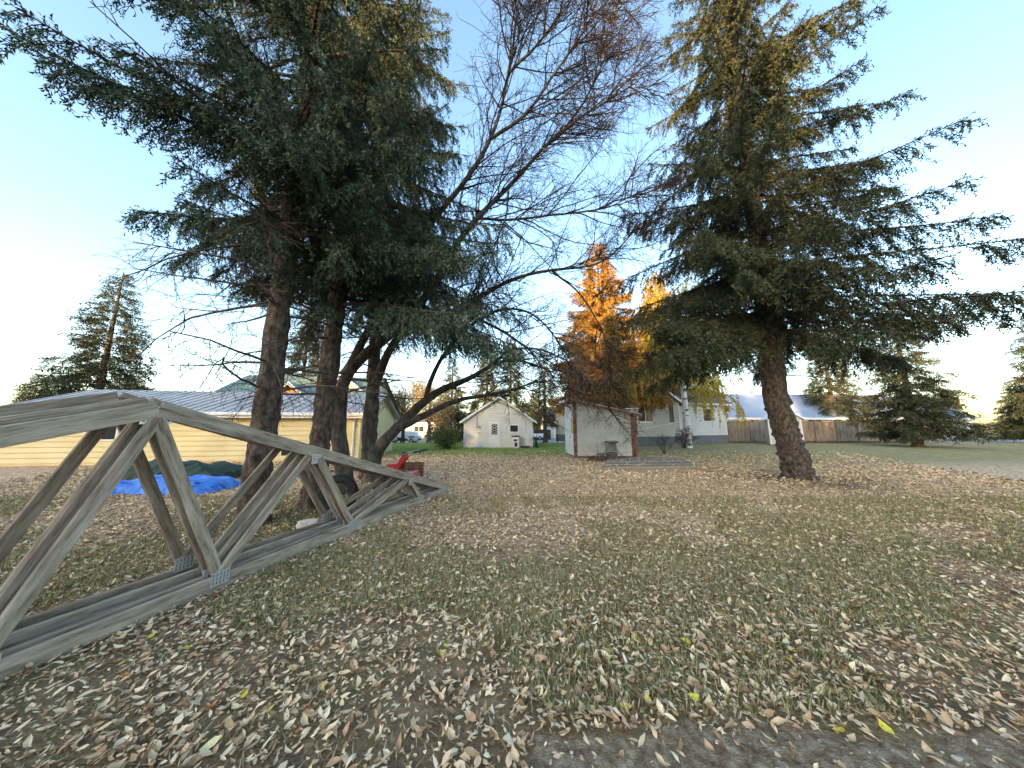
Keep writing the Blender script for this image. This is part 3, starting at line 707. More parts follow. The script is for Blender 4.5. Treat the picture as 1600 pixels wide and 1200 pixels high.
# ------------------------------------------------------------------ trees
def trunk_mesh(rng, path, rad, n=26, rough=.10, flare=.6, seg=80):
    """one tapered trunk with knobbly, furrowed relief and a root flare"""
    path = np.array(path, float); K = seg
    s = np.linspace(0, 1, len(path)); tt = np.linspace(0, 1, K) ** 1.3
    P = np.stack([np.interp(tt, s, path[:, k]) for k in range(3)], 1)
    for _ in range(3): P[1:-1] = (P[:-2] + 2 * P[1:-1] + P[2:]) / 4
    r = np.interp(tt, s, rad)
    hgt = P[:, 2] - P[0, 2]
    r = r * (1 + flare * np.exp(-np.abs(hgt) / .22))
    d = np.gradient(P, axis=0); d = unit(d)
    a = unit(np.cross(d, [0.05, 1, 0.02])); b = np.cross(d, a)
    an = np.linspace(0, 2 * np.pi, n, endpoint=False)
    nz = rng.normal(size=(K, n)); nz = (nz + np.roll(nz, 1, 1) + np.roll(nz, 1, 0) * .8) / 2
    lob = 1 + .06 * np.sin(an * 3 + rng.random() * 6)[None] + (.22 * np.sin(an * 5 + rng.random() * 6)[None] * np.exp(-np.abs(hgt) / .2)[:, None])
    rr = r[:, None] * lob * (1 + rough * nz)
    V = P[:, None] + (a[:, None] * np.cos(an)[None, :, None] + b[:, None] * np.sin(an)[None, :, None]) * rr[..., None]
    i, k = np.meshgrid(np.arange(K - 1), np.arange(n), indexing='ij'); k2 = (k + 1) % n
    Q = np.stack([i * n + k, i * n + k2, (i + 1) * n + k2, (i + 1) * n + k], -1).reshape(-1, 4)
    return V.reshape(-1, 3), Q
def path_at(path, z):
    path = np.array(path, float); zs = path[:, 2]
    return np.stack([np.interp(z, zs, path[:, k]) for k in range(3)], -1)

def spruce(label, seed, base, H, R0, zg, nb, needle, rad, path=None, dead=40, dz=(1.6, 6.0), nt=8, wid=.45, dens=1.0, droop=.42, group=None,
           bark='bark', skip=None, zmax=None, shl=.17, nl=.045, extra=(), hang=.2, inner=.16, name='spruce_tree', wood='deadtwig', shape=.75, deadlen=1.0):
    """a spruce: trunk, dead lower branches, living boughs and needle-covered crown"""
    rng = np.random.default_rng(seed); base = np.array(base, float)
    t = thing(name, base, label, 'tree', group)
    if path is None: path = [base, base + [0, 0, H * .5], base + [0, 0, H]]
    path = np.array(path, float)
    s = np.linspace(0, 1, 8); pr = np.interp(s, np.linspace(0, 1, len(path)), np.arange(len(path)))
    zz = path[:, 2]; rad_pts = [max(.02, rad * (1 - .92 * (z - base[2]) / H) ) for z in zz]
    pp = path.copy(); pp[0, 2] -= .12
    np_mesh('trunk', *trunk_mesh(rng, pp, rad_pts), M[bark], t, smooth=True)
    zmax = zmax or H * .985
    # living boughs
    k = np.arange(nb); z0 = zg + (zmax - zg) * ((k + rng.random(nb)) / nb) ** 1.15
    az = k * 2.39996 + rng.normal(size=nb) * .35
    L = R0 * np.clip(1 - (z0 - base[2]) / H, .03, 1) ** shape * (.72 + .36 * rng.random(nb))
    if len(extra):
        ex = np.array(extra); z0 = np.concatenate([z0, ex[:, 0]]); az = np.concatenate([az, ex[:, 1]]); L = np.concatenate([L, ex[:, 2]])
    if skip is not None:
        keep = np.array([not skip(a, z, l) for a, z, l in zip(az, z0, L)]); z0, az, L = z0[keep], az[keep], L[keep]
    nb = len(z0)
    out = np.stack([np.cos(az), np.sin(az), np.zeros(nb)], 1); K = 9; tt = np.linspace(0, 1, K)
    o = path_at(path, z0)
    dr = droop * (.7 + .6 * rng.random(nb)) * np.clip(1.25 - (z0 - base[2]) / H, .2, 1)
    P = o[:, None] + out[:, None] * (L[:, None] * tt[None])[..., None]
    P[..., 2] += L[:, None] * (.12 * tt[None] - dr[:, None] * tt[None] ** 1.4 + .16 * dr[:, None] * tt[None] ** 4)
    side = np.stack([-out[:, 1], out[:, 0], np.zeros(nb)], 1)
    P += side[:, None] * (L[:, None] * .10 * rng.normal(size=(nb, 1)) * tt[None] ** 2)[..., None]
    woodp = [tubes(P, np.clip(.012 + .011 * L, .012, .05), .006, 5)]
    # side branchlets, flat sprays that hang a little
    nbr = np.maximum(5, (L * 15 * dens).astype(int)); idx = np.repeat(np.arange(nb), nbr)
    t1 = inner + (1 - inner) * rng.random(len(idx)) ** .85
    pos, d = sample(P, idx, t1)
    sg = np.where(rng.random(len(idx)) < .5, -1, 1)[:, None]
    sd_ = np.cross(d, [0, 0, 1.0]); sd_ = unit(sd_) * sg
    dd = unit(d * .75 + sd_ * (.55 + .5 * rng.random((len(idx), 1))) + np.array([0, 0, -.42]) + rng.normal(size=d.shape) * .2)
    BL = np.clip(.34 * L[idx] * (1.08 - t1) ** .6, .16, 1.05) * (.7 + .5 * rng.random(len(idx)))
    B = curves(rng, pos, dd, BL, 5, .10, (0, 0, -hang))
    woodp.append(tubes(B[:, ::2], .007, .003, 3))
    V, Q = join(woodp); np_mesh('branches', V, Q, M[wood], t, kind='stuff')
    # shoots: along both sides of each branchlet and at the bough tips
    ns = np.maximum(2, (BL / .062 * dens).astype(int)); id2 = np.repeat(np.arange(len(B)), ns)
    t2 = rng.random(len(id2)); ps, ds = sample(B, id2, t2)
    sp_ = np.cross(ds, [0, 0, 1.0]); sp_ = unit(sp_) * np.where(rng.random(len(id2)) < .5, -1, 1)[:, None]
    dsh = unit(ds * .8 + sp_ * (.9 * rng.random((len(id2), 1))) + np.array([0, 0, -.22]) + rng.normal(size=ds.shape) * .22)
    sl = shl * (.65 + .7 * rng.random(len(id2)))
    # and along the bough itself, so that no bare rod shows at the crown's edge
    na = np.maximum(3, (L * 20 * dens).astype(int)); id3 = np.repeat(np.arange(nb), na); pa, da = sample(P, id3, .2 + .8 * rng.random(len(id3)))
    ps = np.concatenate([ps, pa]); dsh = np.concatenate([dsh, unit(da + rng.normal(size=da.shape) * .45 + [0, 0, .05])]); sl = np.concatenate([sl, shl * (.7 + .6 * rng.random(len(id3)))])
    V, T = shoots(rng, ps, dsh, sl, nt, nl, wid)
    np_mesh('crown', V, T, M[needle], t, kind='stuff')
    # dead lower branches, twiggy and bare
    if dead:
        k = np.arange(dead); z0 = rng.uniform(dz[0], dz[1], dead); az = k * 2.4 + rng.normal(size=dead) * .4
        d = np.stack([np.cos(az), np.sin(az), -.05 + .3 * rng.random(dead)], 1)
        Ld = (1.2 + 1.5 * rng.random(dead)) * deadlen
        P1 = curves(rng, path_at(path, z0), unit(d), Ld, 8, .10, (0, 0, -.045))
        P2 = grow(rng, P1, 9, .5, 1.2, 45, 6, .16, (0, 0, -.09), .2); P3 = grow(rng, P2, 5, .2, .6, 45, 4, .18, (0, 0, -.12), .15)
        V, Q = join([tubes(P1, .026, .006, 5), tubes(P2, .0065, .003, 3), tubes(P3, .0034, .002, 3)])
        np_mesh('dead_branches', V, Q, M['deadtwig'], t, kind='stuff')
    return t

# spruces at the left
A_ = np.array([-4.25, 5.0, 0]); B_ = np.array([-4.02, 6.15, 0]); R_ = np.array([8.98, 9.45, 0])
spA = spruce('big spruce with bare lower trunk behind the roof trusses', 11, A_, 24, 4.0, 5.3, 92, 'needle', .19, dens=1.15, hang=.3, nt=6, wid=.62,
       path=[A_, A_ + [.03, .02, 2], A_ + [-.05, .1, 6], A_ + [0, .1, 24]], zmax=16.5, dead=48, dz=(2.1, 7.2),
       extra=[(6.2, -1.0, 2.7), (6.6, -.75, 2.6), (6.9, -1.25, 2.6), (6.3, -.4, 3.0), (7.2, -.6, 3.2), (5.2, -.15, 2.3), (7.4, -1.5, 2.4), (7.0, -2.2, 2.6), (7.6, -2.6, 2.8), (8.2, -1.9, 2.5), (8.6, -.9, 3.0), (9.2, -.3, 3.2), (6.6, -1.7, 2.2)],
       skip=lambda a, z, l: z < 6.0 and math.sin(a) < -.3 and math.cos(a) < .2)
spB = spruce('spruce with rough trunk just behind the leaning tyre', 12, B_, 24, 4.0, 5.0, 74, 'needle', .195, dens=1.2, hang=.32, nt=6, wid=.62,
       path=[B_, B_ + [.05, .02, 2], B_ + [.12, .1, 6], B_ + [.1, .2, 24]], zmax=13.5, dead=28, dz=(2.0, 7.0),
       extra=[(4.9, .15, 4.3), (4.6, -.1, 4.1), (5.2, .35, 4.0), (6.2, -.1, 3.9), (7.0, .2, 3.7), (5.4, -.6, 3.0), (4.6, -1.5, 1.6), (4.2, -1.2, 1.3), (5.0, -.9, 2.4), (4.5, .5, 3.6), (4.3, -.35, 3.4)])
spC = copy_tree(spA); spC.location = (-4.6, 9.6, 0); spC.rotation_euler.z = 2.1; spC.scale = (1.12, 1.12, 1.18)
spC['label'] = 'tall spruce standing farthest back among the left trunks'
# the big spruce at the right
spruce('large olive spruce with drooping boughs and thick leaning trunk', 13, R_, 28, 5.35, 4.5, 158, 'needle_r', .34,
       path=[R_, R_ + [-.12, 0, 1.0], R_ + [-.34, .05, 2.4], R_ + [-.25, .1, 6], R_ + [-.1, .1, 28]], zmax=20.5, dead=16, dz=(2.6, 9), dens=1.0,
       droop=.38, nt=5, wid=.64, shl=.2, nl=.068, shape=.7, hang=.34, inner=.06,
       extra=[(4.4, 3.5, 3.6), (5.4, 3.4, 4.6), (5.2, 2.8, 4.0), (6.4, 3.2, 4.8), (7.4, 3.6, 5.3), (8.4, 3.0, 5.3), (9.6, 3.4, 5.1), (6.0, 3.9, 4.0), (7.0, 2.6, 4.8)],
       deadlen=1.1)

# far spruces: one mesh each kind, copied
sf = spruce('dark far spruce rising behind the garage roof, tallest of them', 21, (1.5, 38, 0), 15, 3.4, 1.5, 150, 'needle_far', .25, dead=0, nt=4, dens=.7, shl=.42, nl=.13, group=None)
sf.location = (-3.2, 37, -.6)
def far_copy(src, loc, rz, sc, label, group=None):
    c = copy_tree(src); c.location = loc; c.rotation_euler.z = rz; c.scale = (sc[0], sc[0], sc[1]); c['label'] = label
    if group: c['group'] = group
    return c
far_copy(sf, (-.2, 40, -.6), 1, (1.0, 1.0), 'dark far spruce rising right of the garage ridge')
far_copy(sf, (-8.5, 41, -.6), 2.2, (1.1, .82), 'dark far spruce behind the round green shrub')
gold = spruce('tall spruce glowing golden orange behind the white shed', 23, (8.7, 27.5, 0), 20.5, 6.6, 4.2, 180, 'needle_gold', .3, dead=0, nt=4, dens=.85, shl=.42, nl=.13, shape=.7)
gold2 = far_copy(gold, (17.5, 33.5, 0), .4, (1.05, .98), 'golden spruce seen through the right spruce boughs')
# spruce with its trunk clear of the ground, between garage and shed
sg = spruce('dark spruce with clear grey trunk between garage and shed', 22, (3.95, 35.0, -.15), 12, 3.0, 2.2, 90, 'needle_far', .24, dead=0, nt=4, dens=.6, shl=.4, nl=.12)
# distant rows
rg = random.Random(9)
for k, (x, y) in enumerate([(-60, 80), (-48, 74), (-37, 78), (-27, 70), (-17, 72), (-10, 78), (-3, 74), (6, 80), (15, 72), (24, 66), (34, 62), (46, 66), (58, 70), (72, 78), (-74, 56), (-90, 70), (-66, 40), (84, 56), (98, 66), (74, 42), (110, 60)]):
    far_copy(sf, (x, y, -.65), rg.uniform(0, 6), (rg.uniform(1.0, 1.35), rg.uniform(.62, .95)), 'distant dark spruce in the tree line across the street', 'distant spruces beyond the street')
# unseen spruces added behind the camera, heights set per zone to block sun
for k, (x, y) in enumerate([(-82 + 3.2 * i, -58 - 3.5 * (i % 3)) for i in range(38)] + [(-84 + 3.4 * i, -69 - 2.5 * (i % 2)) for i in range(37)]):
    far_copy(sf, (x, y, -1.2), rg.uniform(0, 6), (rg.uniform(1.8, 2.0), rg.uniform(1.70, 1.78) if -31 < x < -14 else rg.uniform(1.42, 1.50)), 'tall dense spruce added out of view to block the sun', 'added sun-blocking spruces behind the camera')

# columnar cedar behind the shed
def leafy(name, label, seed, base, blobs, n, L, W, mat, cat='tree', stems=None, group=None, hang=0.0, crown='crown', shell=.55):
    """leaf cloud: small folded leaves spread through ellipsoids (cx,cy,cz,rx,ry,rz), gathered in clumps"""
    rng = np.random.default_rng(seed); base = np.array(base, float)
    t = thing(name, base, label, cat, group)
    bl = np.array(blobs, float); vol = (bl[:, 3] * bl[:, 4] * bl[:, 5]) ** .7; w = vol / vol.sum()
    nc = max(8, n // 26); bi = rng.choice(len(bl), nc, p=w)
    u = unit(rng.normal(size=(nc, 3))) * (shell + (1 - shell) * rng.random((nc, 1))) * (.75 + .35 * rng.random((nc, 1)))
    cc = base + bl[bi, :3] + u * bl[bi, 3:6]
    ci = rng.integers(0, nc, n)
    cs = .10 + .13 * bl[bi[ci], 3:4].clip(.2, 2.5)
    pos = cc[ci] + rng.normal(size=(n, 3)) * cs * [1, 1, .8]
    if hang: pos[:, 2] -= hang * rng.random(n) ** 2
    d = unit(rng.normal(size=(n, 3)) + [0, 0, -.8 if hang else .3])
    V, T = rhombs(rng, pos, d, L * (.6 + .8 * rng.random(n)), W * (.6 + .8 * rng.random(n)))
    V[:, 2] = np.maximum(V[:, 2], base[2] + .01)
    np_mesh(crown, V, T, M[mat], t, kind='stuff')
    if stems is not None:
        stems(rng, t, base, cc)
    return t
def twig_stems(r0, mat, name='stems', k=40, lean=.5):
    def f(rng, t, base, cc):
        e = cc[rng.integers(0, len(cc), k)]; s = base + np.array([.12, .12, 0]) * rng.normal(size=(k, 3)) * [1, 1, 0]
        s[:, 2] = base[2] - .05
        tt = np.linspace(0, 1, 6)[None, :, None]
        P = s[:, None] + (e - s)[:, None] * tt; P[..., :2] = s[:, None, :2] + (e - s)[:, None, :2] * tt ** 1.6
        P[:, 1:-1] += rng.normal(size=(k, 4, 3)) * .03
        V, Q = tubes(P, r0, r0 * .25, 4); np_mesh(name, V, Q, M[mat], t, kind='stuff')
    return f
def tree_stems(r0, H, mat, nl=14):
    def f(rng, t, base, cc):
        np_mesh('trunk', *trunk_mesh(rng, [base - [0, 0, .1], base + [.05, 0, H * .5], base + [0, .05, H]], [r0, r0 * .7, r0 * .12], 14, .05, .3, 24), M[mat], t, smooth=True)
        e = cc[rng.integers(0, len(cc), nl)]; z = np.clip((e[:, 2] - base[2]) * .55, .3, H * .9)
        s = np.stack([np.full(nl, base[0]), np.full(nl, base[1]), base[2] + z], 1)
        tt = np.linspace(0, 1, 6)[None, :, None]; P = s[:, None] + (e - s)[:, None] * tt
        P[:, 1:-1] += rng.normal(size=(nl, 4, 3)) * .12
        V, Q = tubes(P, r0 * .28, .012, 4); np_mesh('limbs', V, Q, M[mat], t, kind='stuff')
    return f
leafy('cedar_tree', 'columnar bronze green cedar right behind the shed roof', 31, (7.15, 20.2, 0),
      [(0, 0, 2.0 + 1.1 * k, 1.15 - .12 * k, 1.15 - .12 * k, 1.0) for k in range(7)], 16000, .17, .09, 'cedar', stems=tree_stems(.16, 9.0, 'bark2', 30))

# weeping birch in front of the bungalow
def birch():
    rng = np.random.default_rng(41); base = np.array([13.7, 23.1, 0.])
    t = thing('birch_tree', base, 'weeping birch with white black-marked trunk and hanging yellow leaves', 'tree')
    m = bpy.data.materials.new('birch_bark'); m.use_nodes = True; n, l = m.node_tree.nodes, m.node_tree.links
    tc = n.new('ShaderNodeTexCoord'); mp = n.new('ShaderNodeMapping'); mp.inputs['Scale'].default_value = (1.2, 1.2, 3.0)
    no = n.new('ShaderNodeTexNoise'); no.inputs['Scale'].default_value = 1.5; no.inputs['Detail'].default_value = 4; rp = n.new('ShaderNodeValToRGB')
    e = rp.color_ramp.elements; e[0].position = .38; e[0].color = (.02, .02, .02, 1); e[1].position = .44; e[1].color = (.62, .61, .58, 1)
    l.new(tc.outputs['Object'], mp.inputs[0]); l.new(mp.outputs[0], no.inputs[0]); l.new(no.outputs[0], rp.inputs[0]); l.new(rp.outputs[0], n['Principled BSDF'].inputs['Base Color'])
    pth = [base - [0, 0, .1], base + [.05, 0, 3], base + [-.1, 0, 8], base + [-.2, 0, 14]]
    np_mesh('trunk', *trunk_mesh(rng, pth, [.27, .22, .14, .03], 20, .03, .35, 50), m, t, smooth=True)
    nl = 26; z = np.linspace(3.5, 13.5, nl); az = np.arange(nl) * 2.4
    d = np.stack([np.cos(az), np.sin(az), np.full(nl, .9)], 1); L = 3.9 * (1.15 - z / 16) + 1.0
    P1 = curves(rng, path_at(np.array(pth), z), unit(d), L, 8, .06, (0, 0, -.16))
    P2 = grow(rng, P1, 12, 1.2, 3.2, 50, 8, .05, (0, 0, -.42), .3, .2)
    P3 = grow(rng, P2, 4, .7, 1.8, 30, 6, .04, (0, 0, -.6), .3, .2)
    V, Q = join([tubes(P1, .05, .012, 5), tubes(P2, .010, .004, 3), tubes(P3, .005, .003, 3)])
    np_mesh('branches', V, Q, M['bark2'], t, kind='stuff')
    S = [P2[:, :6], P3]; pos, dd = [], []
    for Pn, k in ((P2, 30), (P3, 22)):
        idx = np.repeat(np.arange(len(Pn)), k); a, b = sample(Pn, idx, .15 + .85 * rng.random(len(idx))); pos.append(a); dd.append(b)
    pos = np.concatenate(pos); dd = np.concatenate(dd); pos += rng.normal(size=pos.shape) * .04
    keep = pos[:, 2] > 1.6; pos, dd = pos[keep], dd[keep]
    V, T = rhombs(rng, pos, unit(dd + rng.normal(size=dd.shape) * .6 + [0, 0, -.5]), .085 + .05 * rng.random(len(pos)), .06)
    np_mesh('crown', V, T, M['birchleaf'], t, kind='stuff')
birch()

# ---------------------------------------------------------------- the bare many-stemmed tree
def bare_tree():
    rng = np.random.default_rng(51)
    base = np.array([-3.55, 7.9, 0.])
    t = thing('bare_tree', base, 'leafless many-stemmed tree arching over the yard behind the trusses', 'tree')
    def limb(pts): return np.array([at(*q) for q in pts])
    def resample(P, K):
        s = np.concatenate([[0], np.cumsum(np.linalg.norm(np.diff(P, axis=0), axis=1))]); s /= s[-1]
        tt = np.linspace(0, 1, K); Q = np.stack([np.interp(tt, s, P[:, k]) for k in range(3)], 1)
        for _ in range(2): Q[1:-1] = (Q[:-2] + 2 * Q[1:-1] + Q[2:]) / 4
        return Q
    g = lambda x, y: [x, y, -.1]
    stems = []   # (path, r0, r1)
    # dark upright stem that forks into the long overhead limbs
    c0 = np.array([g(-3.95, 7.3)] + [list(at(u, v, Y)) for u, v, Y in ((528, 690, 7.3), (527, 600, 7.4), (545, 560, 7.4), (610, 530, 7.3), (660, 480, 7.2), (705, 395, 7.1), (740, 338, 7.0), (795, 295, 6.9), (847, 230, 6.8), (893, 187, 6.7), (935, 166, 6.6), (1000, 124, 6.5))])
    stems.append((c0, .155, .010))
    stems.append((np.array([list(at(u, v, Y)) for u, v, Y in ((536, 585, 7.4), (600, 470, 7.0), (660, 360, 6.6), (720, 297, 6.4), (750, 263, 6.3), (773, 220, 6.2), (787, 160, 6.1), (798, 110, 6.0), (810, 0, 5.9), (815, -60, 5.9))]), .085, .010))
    stems.append((limb(((773, 220, 6.2), (800, 200, 6.1), (828, 173, 6.0), (866, 117, 5.9), (917, 43, 5.8), (940, -20, 5.8))), .034, .008))
    stems.append((limb(((797, 120, 6.05), (833, 77, 5.9), (865, 40, 5.8), (893, 0, 5.7), (910, -40, 5.7))), .028, .008))
    stems.append((limb(((847, 230, 6.8), (890, 200, 7.0), (930, 130, 7.1), (960, 50, 7.2), (968, -10, 7.2))), .028, .008))
    # leaning second stem
    stems.append((np.array([g(-3.35, 7.9)] + [list(at(u, v, Y)) for u, v, Y in ((566, 690, 8.0), (580, 630, 8.1), (600, 560, 8.2), (612, 520, 8.2), (650, 500, 8.2), (720, 490, 8.3), (780, 440, 8.4), (860, 420, 8.6), (940, 420, 8.8), (1000, 350, 9.0))]), .13, .010))
    # low stem leaning far to the right, in two arms
    low0 = np.array([g(-4.15, 8.9)] + [list(at(u, v, Y)) for u, v, Y in ((583, 710, 8.9), (610, 678, 8.9), (640, 650, 8.9), (664, 625, 9.0), (690, 608, 9.2), (720, 600, 9.4), (760, 575, 9.6), (790, 560, 9.8), (840, 570, 10.2), (880, 590, 10.6))])
    stems.append((low0, .17, .012))
    stems.append((limb(((618, 672, 8.65), (650, 658, 8.7), (700, 628, 8.9), (728, 618, 9.0), (764, 621, 9.2), (800, 610, 9.4), (824, 598, 9.6), (850, 592, 9.8), (900, 600, 10.2))), .085, .010))
    stems.append((limb(((664, 625, 9.0), (672, 585, 9.0), (700, 540, 9.1), (740, 500, 9.2), (800, 470, 9.4), (850, 500, 9.9), (880, 540, 10.4), (905, 590, 10.8))), .06, .008))
    stems.append((limb(((764, 575, 9.6), (800, 540, 9.9), (850, 545, 10.4), (900, 570, 11.0), (935, 615, 11.5))), .04, .006))
    stems.append((limb(((720, 490, 8.3), (790, 520, 8.8), (840, 555, 9.4), (855, 590, 9.6), (830, 600, 9.7))), .045, .008))
    stems.append((limb(((740, 338, 7.0), (800, 345, 7.3), (870, 335, 7.6), (940, 330, 8.0), (1000, 300, 8.3))), .03, .007))
    stems.append((limb(((795, 295, 6.9), (793, 335, 7.0), (775, 380, 7.1), (760, 420, 7.2), (740, 470, 7.3))), .022, .008))
    stems.append((limb(((860, 420, 8.6), (910, 460, 9.2), (945, 520, 9.9), (955, 590, 10.6), (950, 640, 11.0))), .028, .006))
    K = 16; Ps = []; done = []
    for i, (P, r0, r1) in enumerate(stems):
        if r0 < .1:
            al = np.concatenate(done); P = P.copy(); P[0] = al[np.argmin(np.linalg.norm(al - P[0], axis=1))]
        Q = resample(P, 26 if r0 > .1 else K)
        r0, r1 = r0 * 1.25, r1 * 1.6
        w = rng.normal(size=Q.shape) * .018; w[0] = 0; Q = Q + w
        done.append(resample(Q, 120))
        V, T = trunk_mesh(rng, Q, np.linspace(r0, r1, len(Q)) if r0 < .1 else r1 + (r0 - r1) * (1 - np.linspace(0, 1, len(Q))) ** 1.35, 14 if r0 > .1 else 8, .05, .35 if r0 > .1 else 0, 60 if r0 > .1 else 40)
        np_mesh('stem' if r0 > .1 else 'limb', V, T, M['bark2'], t, smooth=True)
        Ps.append(resample(P, K)[(7 if r0 > .1 else 1):][:9] if False else resample(resample(P, K)[(6 if r0 > .1 else 0):], K))
    Ps = np.array(Ps)
    ln = np.linalg.norm(np.diff(Ps, axis=1), axis=2).sum(1); P1 = grow(rng, Ps, (np.clip(ln * 5.0, 9, 42) * np.array([1, 1, 1, 1, 1, 1, .7, .7, .7, .5, .6, 1, 1, .5])).astype(int), 1.2, 3.0, 42, 8, .11, (.05, 0, .03), .05, .35)
    P2 = grow(rng, P1, 9, .5, 1.35, 42, 6, .13, (.02, 0, .0), .1, .4)
    P3 = grow(rng, P2, 5, .18, .6, 42, 3, .14, (0, 0, -.01), .1, .3)
    # thin hanging sprays over the shed
    PH = Ps[[6, 8, 9, 13]]
    H1 = grow(rng, PH, 10, .9, 1.8, 50, 8, .09, (.03, 0, -.12), .45, .2); H2 = grow(rng, H1, 9, .4, 1.0, 45, 6, .12, (0, 0, -.12), .1, .3); H3 = grow(rng, H2, 4, .15, .45, 45, 4, .14, (0, 0, -.08), .1, .3)
    V, Q = join([tubes(P1, .019, .007, 4), tubes(P2, .0078, .0042, 3), tubes(P3, .0044, .003, 3)])
    np_mesh('crown', V, Q, M['twig'], t, kind='stuff')
    V, Q = join([tubes(H1, .010, .004, 3), tubes(H2, .005, .003, 3), tubes(H3, .0035, .0022, 3)])
    np_mesh('hanging_twigs', V, Q, M['palewig'], t, kind='stuff')
    # shrivelled leaves and seed strings still hanging on
    for_leaf = []
    for Pn, frac in ((P3, .28), (H3, .35), (P2, .3)):
        k = rng.random(len(Pn)) < frac; for_leaf.append(Pn[k][:, -1])
    pos = np.concatenate(for_leaf)
    V, T = rhombs(rng, pos, unit(rng.normal(size=pos.shape) * .5 + [0, 0, -1]), .05 + .05 * rng.random(len(pos)), .018, .5)
    np_mesh('dried_leaves', V, T, M['dryleaf'], t, kind='stuff')
bare_tree()

# loose brownish and olive trees in the middle distance
leafy('autumn_tree', 'loose olive tan tree beyond the low leaning limbs', 61, (-8.6, 30.5, 0), [(0, 0, 4.0, 2.6, 2.4, 2.0), (-1.0, .5, 5.4, 1.9, 1.8, 1.6), (1.2, 0, 2.6, 1.8, 1.8, 1.4)], 9000, .13, .08, 'brownleaf', stems=tree_stems(.2, 6.2, 'bark2', 30), shell=.3)
leafy('autumn_tree', 'wide straw-coloured tree between the leaning trunks and the parked car', 64, (-12.2, 33.0, 0), [(0, 0, 3.6, 2.4, 2.2, 1.9), (-1.4, .5, 4.8, 2.0, 1.8, 1.6), (1.4, 0, 5.2, 1.8, 1.8, 1.5)], 8000, .13, .08, 'brownleaf', stems=tree_stems(.2, 6.0, 'bark2', 30), shell=.3)
leafy('autumn_tree', 'small thin orange brown tree right of the garage roof', 62, (1.9, 46, -.6), [(0, 0, 3.6, 1.5, 1.4, 1.7), (.3, 0, 5.4, 1.0, 1.0, 1.2)], 3000, .15, .1, 'brownleaf', stems=tree_stems(.12, 5.8, 'bark2', 20), shell=.3)
leafy('garden_shrub', 'round olive green shrub beside the garage wall', 63, (-4.85, 22.0, 0), [(0, 0, .62, 1.0, .9, .62), (.25, 0, 1.15, .75, .7, .5), (-.35, -.1, .9, .7, .6, .5)], 7000, .11, .045, 'shrub', 'shrub', twig_stems(.014, 'twig', 'stems', 90), shell=.35, crown='foliage')
# the neighbourhood goes on at both sides of the yard
for x, y, sc, lab in ((33.5, 24.5, (1.15, .85), 'dark spruce standing alone before the far end of the board fence'), (44, 40, (1.4, 1.1), 'dark spruce beyond the far end of the board fence'), (56, 30, (1.3, .95), 'dark spruce on the open ground past the fence end'),
                      (-30, 21, (1.2, .9), 'dark spruce beyond the far end of the yellow garage'), (-24, 33, (1.3, 1.1), 'dark spruce behind the green-roofed house')):
    far_copy(sf, (x, y, 0), x, sc, lab)
